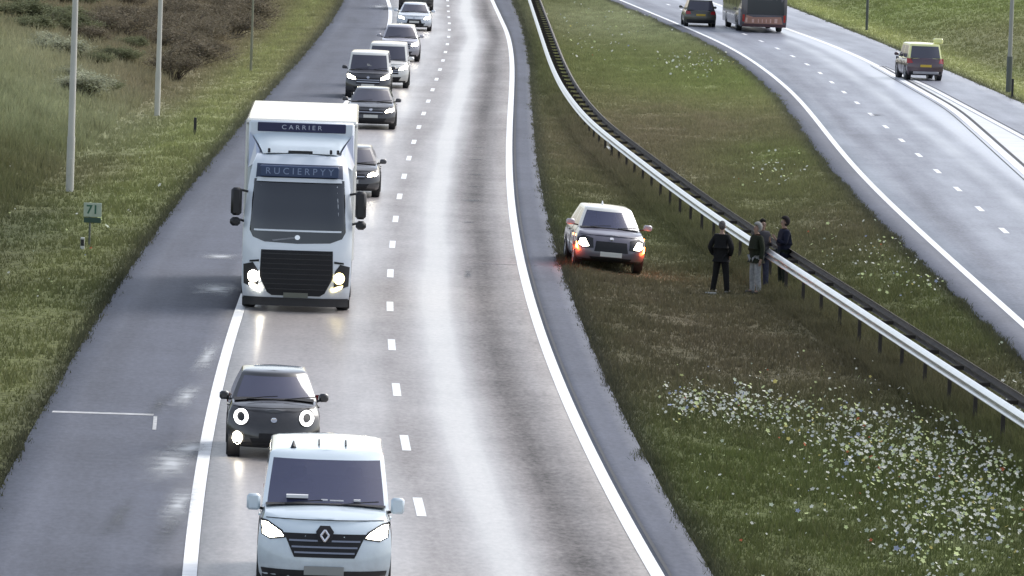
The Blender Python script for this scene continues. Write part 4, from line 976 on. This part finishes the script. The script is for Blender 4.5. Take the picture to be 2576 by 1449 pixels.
#SPLIT3
# ------------------------------------------------------------------ scrub on the left bank
def leafmat(name, c, tr=.3):
    m, N, L, b = nodes(name)
    a = N.new('ShaderNodeVertexColor'); a.layer_name = 'tint'
    mx0 = N.new('ShaderNodeMix'); mx0.data_type = 'RGBA'; mx0.blend_type = 'MULTIPLY'; mx0.inputs[0].default_value = 1; mx0.inputs[6].default_value = (*c, 1)
    L.new(a.outputs[0], mx0.inputs[7]); L.new(mx0.outputs[2], b.inputs['Base Color']); b.inputs['Roughness'].default_value = .8; b.inputs['Specular IOR Level'].default_value = .15
    t = N.new('ShaderNodeBsdfTranslucent'); L.new(mx0.outputs[2], t.inputs[0])
    mx = N.new('ShaderNodeMixShader'); mx.inputs[0].default_value = tr
    L.new(b.outputs[0], mx.inputs[1]); L.new(t.outputs[0], mx.inputs[2]); L.new(mx.outputs[0], N['Material Output'].inputs[0])
    return m
M_twig = mat('twig_bark', (.075, .06, .05), .9, var=.3, vscale=6)
def bush_mesh(seed, h, w, nleaf, leaf):
    r = np.random.default_rng(seed); mb = MB(); tips = []
    for i in range(16):
        a = r.uniform(0, 6.28); q = r.uniform(.2, 1.0)*w; hh = h*r.uniform(.6, 1.0)*(1-.35*(q/w)**2)
        P = [(0.1*math.cos(a), 0.1*math.sin(a), -.1), (q*.4*math.cos(a), q*.4*math.sin(a), hh*.45), (q*.8*math.cos(a+.15), q*.8*math.sin(a+.15), hh*.8), (q*math.cos(a+.2), q*math.sin(a+.2), hh)]
        mb.tube(P, [.035, .025, .014, .005], 5); tips.append(P)
        for _ in range(5):
            t = r.uniform(.35, .95); b = np.array(P[1])*(1-t)+np.array(P[3])*t; d = r.normal(size=3)*.3*w; d[2] = abs(d[2])+.15*h
            e = b+d*.6; mb.tube([tuple(b), tuple(e)], [.012, .004], 4); tips.append([tuple(b), tuple(b+d*.2), tuple(b+d*.4), tuple(e)])
    T = np.array([[list(p) for p in t] for t in tips]); n = nleaf
    c = T[r.integers(0, len(T), n)]; k = r.uniform(0, 1, n)**.6; seg = np.clip((k*3).astype(int), 0, 2); f = (k*3-seg)[:, None]
    base = c[np.arange(n), seg]*(1-f)+c[np.arange(n), seg+1]*f+r.normal(size=(n, 3))*.11*w
    base[:, 2] = np.maximum(base[:, 2], .05)
    d1 = r.normal(size=(n, 3)); d1 /= np.linalg.norm(d1, axis=1)[:, None]; d2 = np.cross(d1, r.normal(size=(n, 3))); d2 /= np.linalg.norm(d2, axis=1)[:, None]
    s = leaf*r.uniform(.6, 1.4, n)[:, None]
    V = np.stack([base-d1*s, base+d2*s*.5, base+d1*s, base-d2*s*.5], 1).reshape(-1, 3)
    F = np.arange(n*4).reshape(n, 4); tint = np.repeat((.55+.9*vnoise(base[:, 0]*3, base[:, 1]*3+base[:, 2]*2, seed))[:, None]*r.uniform(.75, 1.25, (n, 1))*np.ones((n, 3)), 4, 0)
    return mb, V, F, tint
kinds = {
 'brown': (leafmat('leaf_brown', (.185, .158, .110)), 'leafless brown scrub bush on the dark part of the left bank', 'brown bushes on the left bank'),
 'green': (leafmat('leaf_olive', (.165, .178, .098)), 'low olive-green bush on the left bank', 'olive bushes on the left bank'),
 'pale': (leafmat('leaf_pale', (.36, .37, .26)), 'pale grey-green bush around the first tall lamp post', 'pale bushes by the first lamp post')}
protos = {}
def bush(kind, x, y, sc_, rz):
    m, label, grp = kinds[kind]
    lst = protos.setdefault(kind, [])
    if len(lst) < 3:
        sd_ = 100+len(lst)+hash(kind) % 7*0+{'brown': 0, 'green': 10, 'pale': 20}[kind]
        mb, V, F, tint = bush_mesh(sd_, 1.5 if kind != 'brown' else 2.0, 1.35, 5200 if kind != 'brown' else 3800, .055 if kind != 'brown' else .05)
        t = empty('bush', (0, 0, 0)); mb.build('branches', M_twig, t, fix=False)
        npmesh('foliage', V, F, m, t, attr=tint); lst.append(t)
    else: t = copy_tree(lst[random.randrange(3)])
    t.location = (x, y, float(gh(x, y))-.05); t.rotation_euler = (0, 0, rz); t.scale = (sc_*1.15, sc_*1.15, sc_*random.uniform(.40, .68)); tag(t, label, 'bush', grp)
for (n, kind, u0, u1, v0, v1, s0, s1) in [(46, 'brown', 430, 780, -60, 215, .7, 1.25), (14, 'brown', 230, 470, -40, 130, .7, 1.1), (6, 'pale', 50, 300, 90, 300, .6, .9), (16, 'green', 45, 260, -60, 90, .8, 1.2), (6, 'green', 230, 480, 120, 240, .5, .7)]:
    c = 0; tries = 0
    while c < n and tries < 4000:
        tries += 1
        u = random.uniform(u0, u1); v = random.uniform(v0, v1); q = atg(u, v)
        if XL(q[1])-q[0] < 4.2 or q[1] > 520: continue
        bush(kind, q[0], q[1], random.uniform(s0, s1), random.uniform(0, 6.28)); c += 1

# ------------------------------------------------------------------ grass (nobody could count it) and wildflowers
def project(x, y, z):
    d = np.stack([x, y, z-CZ], 1); f = np.array([0, math.cos(TH), -math.sin(TH)]); up = np.array([0, math.sin(TH), math.cos(TH)])
    zc = d@f; a = d[:, 0]/zc*FPX; b = -(d@up)/zc*FPX; r = R(ROLL)
    return PW/2+a*math.cos(r)-b*math.sin(r), PH/2+a*math.sin(r)+b*math.cos(r), zc
def grass(name, fa, fb, n, hmul, label, seed):
    r = np.random.default_rng(seed)
    y = 92+(460-92)*r.uniform(0, 1, n)**1.15; a = fa(y); b = fb(y); x = a+(b-a)*r.uniform(0, 1, n)
    z = gh(x, y); u, v, zc = project(x, y, z); k = (u > -150) & (u < PW+150) & (v > -60) & (v < PH+160)
    x, y, z = x[k], y[k], z[k]; n = len(x); B = 3
    cl = fbm(x*.8, y*.5, 51); hh = (.07+.26*(cl-.25).clip(0, 1))*r.uniform(.6, 1.3, n)*hmul
    x = np.repeat(x, B)+r.normal(size=n*B)*.05; y = np.repeat(y, B)+r.normal(size=n*B)*.05; z = np.repeat(z, B)-.02; hh = np.repeat(hh, B)*r.uniform(.7, 1.2, n*B)
    wd = .008+.00007*y; an = r.uniform(0, 6.28, n*B); lx = r.normal(size=n*B)*.35*hh; ly = r.normal(size=n*B)*.35*hh
    P0 = np.stack([x-np.cos(an)*wd, y-np.sin(an)*wd, z], 1); P1 = np.stack([x+np.cos(an)*wd, y+np.sin(an)*wd, z], 1); P2 = np.stack([x+lx, y+ly, z+hh], 1)
    V = np.stack([P0, P1, P2], 1).reshape(-1, 3); F = np.arange(len(V)).reshape(-1, 3)
    c = gcol(x, y)*r.uniform(.85, 1.25, (n*B, 1)); dry = (r.uniform(0, 1, n*B) < .06)[:, None]; c = np.where(dry, c*.5+np.array([.14, .13, .07])*.6, c)
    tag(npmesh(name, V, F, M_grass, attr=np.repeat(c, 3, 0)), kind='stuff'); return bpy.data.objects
grass('grass', lambda y: XL(y)-20, lambda y: XL(y)+.05, 190000, 1.0, '', 1)
grass('grass', lambda y: XR(y)-.05, lambda y: RE(y)+.05, 210000, .9, '', 2)
grass('grass', lambda y: XL(y)-21, lambda y: XL(y)-4.5, 110000, 3.0, '', 8)      # long unmown growth on the bank
for fe, sg_e, sd_e in ((XL, 1, 31), (XR, -1, 32), (RE, 1, 33), (RX, -1, 34)):
    grass('grass', lambda y: fe(y)-sg_e*.1, lambda y: fe(y)+sg_e*(.55*(fbm(np.asarray(y)*.9, np.asarray(y)*0, sd_e)-.28).clip(0, 1)), 9000, .8, '', sd_e)
grass('grass', lambda y: RAIL(y)-.35, lambda y: RAIL(y)+.95, 70000, 1.9, '', 4)
grass('grass', lambda y: RX(y)-.05, lambda y: RX(y)+12, 60000, 1.0, '', 3)
def flowers():
    r = np.random.default_rng(5); V = []; F = []; C = []
    pal = [((.85, .85, .74), .5), ((.70, .78, .38), .28), ((.45, .50, .66), .06), ((.60, .66, .50), .12), ((.55, .16, .08), .012), ((.7, .6, .2), .03)]
    cols = np.array([p_[0] for p_ in pal]); pr = np.array([p_[1] for p_ in pal]); pr /= pr.sum()
    regs = [(190, 1860, 1045, 95, 26, .021), (60, 1740, 1030, 30, 25, .018), (110, 2060, 1070, 110, 30, .018), (170, 2180, 1130, 90, 45, .020), (260, 2330, 1150, 130, 50, .020), (170, 2470, 1190, 70, 80, .021),
            (150, 2330, 1240, 120, 45, .019), (190, 2440, 1340, 95, 70, .021), (90, 2300, 1400, 70, 60, .020), (50, 2520, 1080, 60, 60, .019), (60, 2150, 1250, 160, 90, .017), (25, 1900, 1250, 250, 120, .015), (30, 2200, 990, 260, 40, .016),
            (80, 2230, 660, 110, 45, .021), (25, 2350, 730, 50, 15, .02), (30, 1940, 440, 50, 25, .021), (60, 1500, 70, 90, 45, .034), (55, 1750, 170, 50, 20, .030), (8, 300, 560, 90, 60, .03), (18, 200, 700, 130, 220, .018)]
    for (n, u0, v0, su, sv, s) in regs:
        for _ in range(int(n*1.7)):
            u = u0+r.normal()*su; v = v0+r.normal()*sv; q = atg(u, v)
            if not ((XR(q[1])+.4 < q[0] < RE(q[1])-.2) or q[0] < XL(q[1])-.5): continue
            if abs(q[0]-RAIL(q[1])-.35) < .6: continue
            h = r.uniform(.16, .34); top = np.array([q[0], q[1], q[2]+h]); sz = s*(1.05+1.9*r.uniform()**2.4)
            nrm = np.array([r.normal()*.5, -.6+r.normal()*.4, .8]); nrm /= np.linalg.norm(nrm); e1 = np.cross(nrm, [0, 1, .2]); e1 /= np.linalg.norm(e1); e2 = np.cross(nrm, e1)
            c = cols[r.choice(len(cols), p=pr)]*r.uniform(.7, 1.05); i0 = len(V)
            V.append(top); C.append(c*.85)
            for k in range(10):
                a = 2*math.pi*k/10; rr = sz*(1.0 if k % 2 else .6); V.append(top+(e1*math.cos(a)+e2*math.sin(a))*rr+nrm*.008); C.append(c)
            for k in range(10): F.append((i0, i0+1+k, i0+1+(k+1) % 10))
            i0 = len(V); V += [top, top+[-.005, 0, -h], top+[.005, 0, -h]]; C += [np.array([.06, .08, .03])]*3; F.append((i0, i0+1, i0+2))
    m = leafmat('petals', (1, 1, 1), .25)
    tag(npmesh('wildflowers', np.array(V), np.array(F), m, attr=np.array(C)), kind='stuff')
flowers()
bpy.context.view_layer.update()
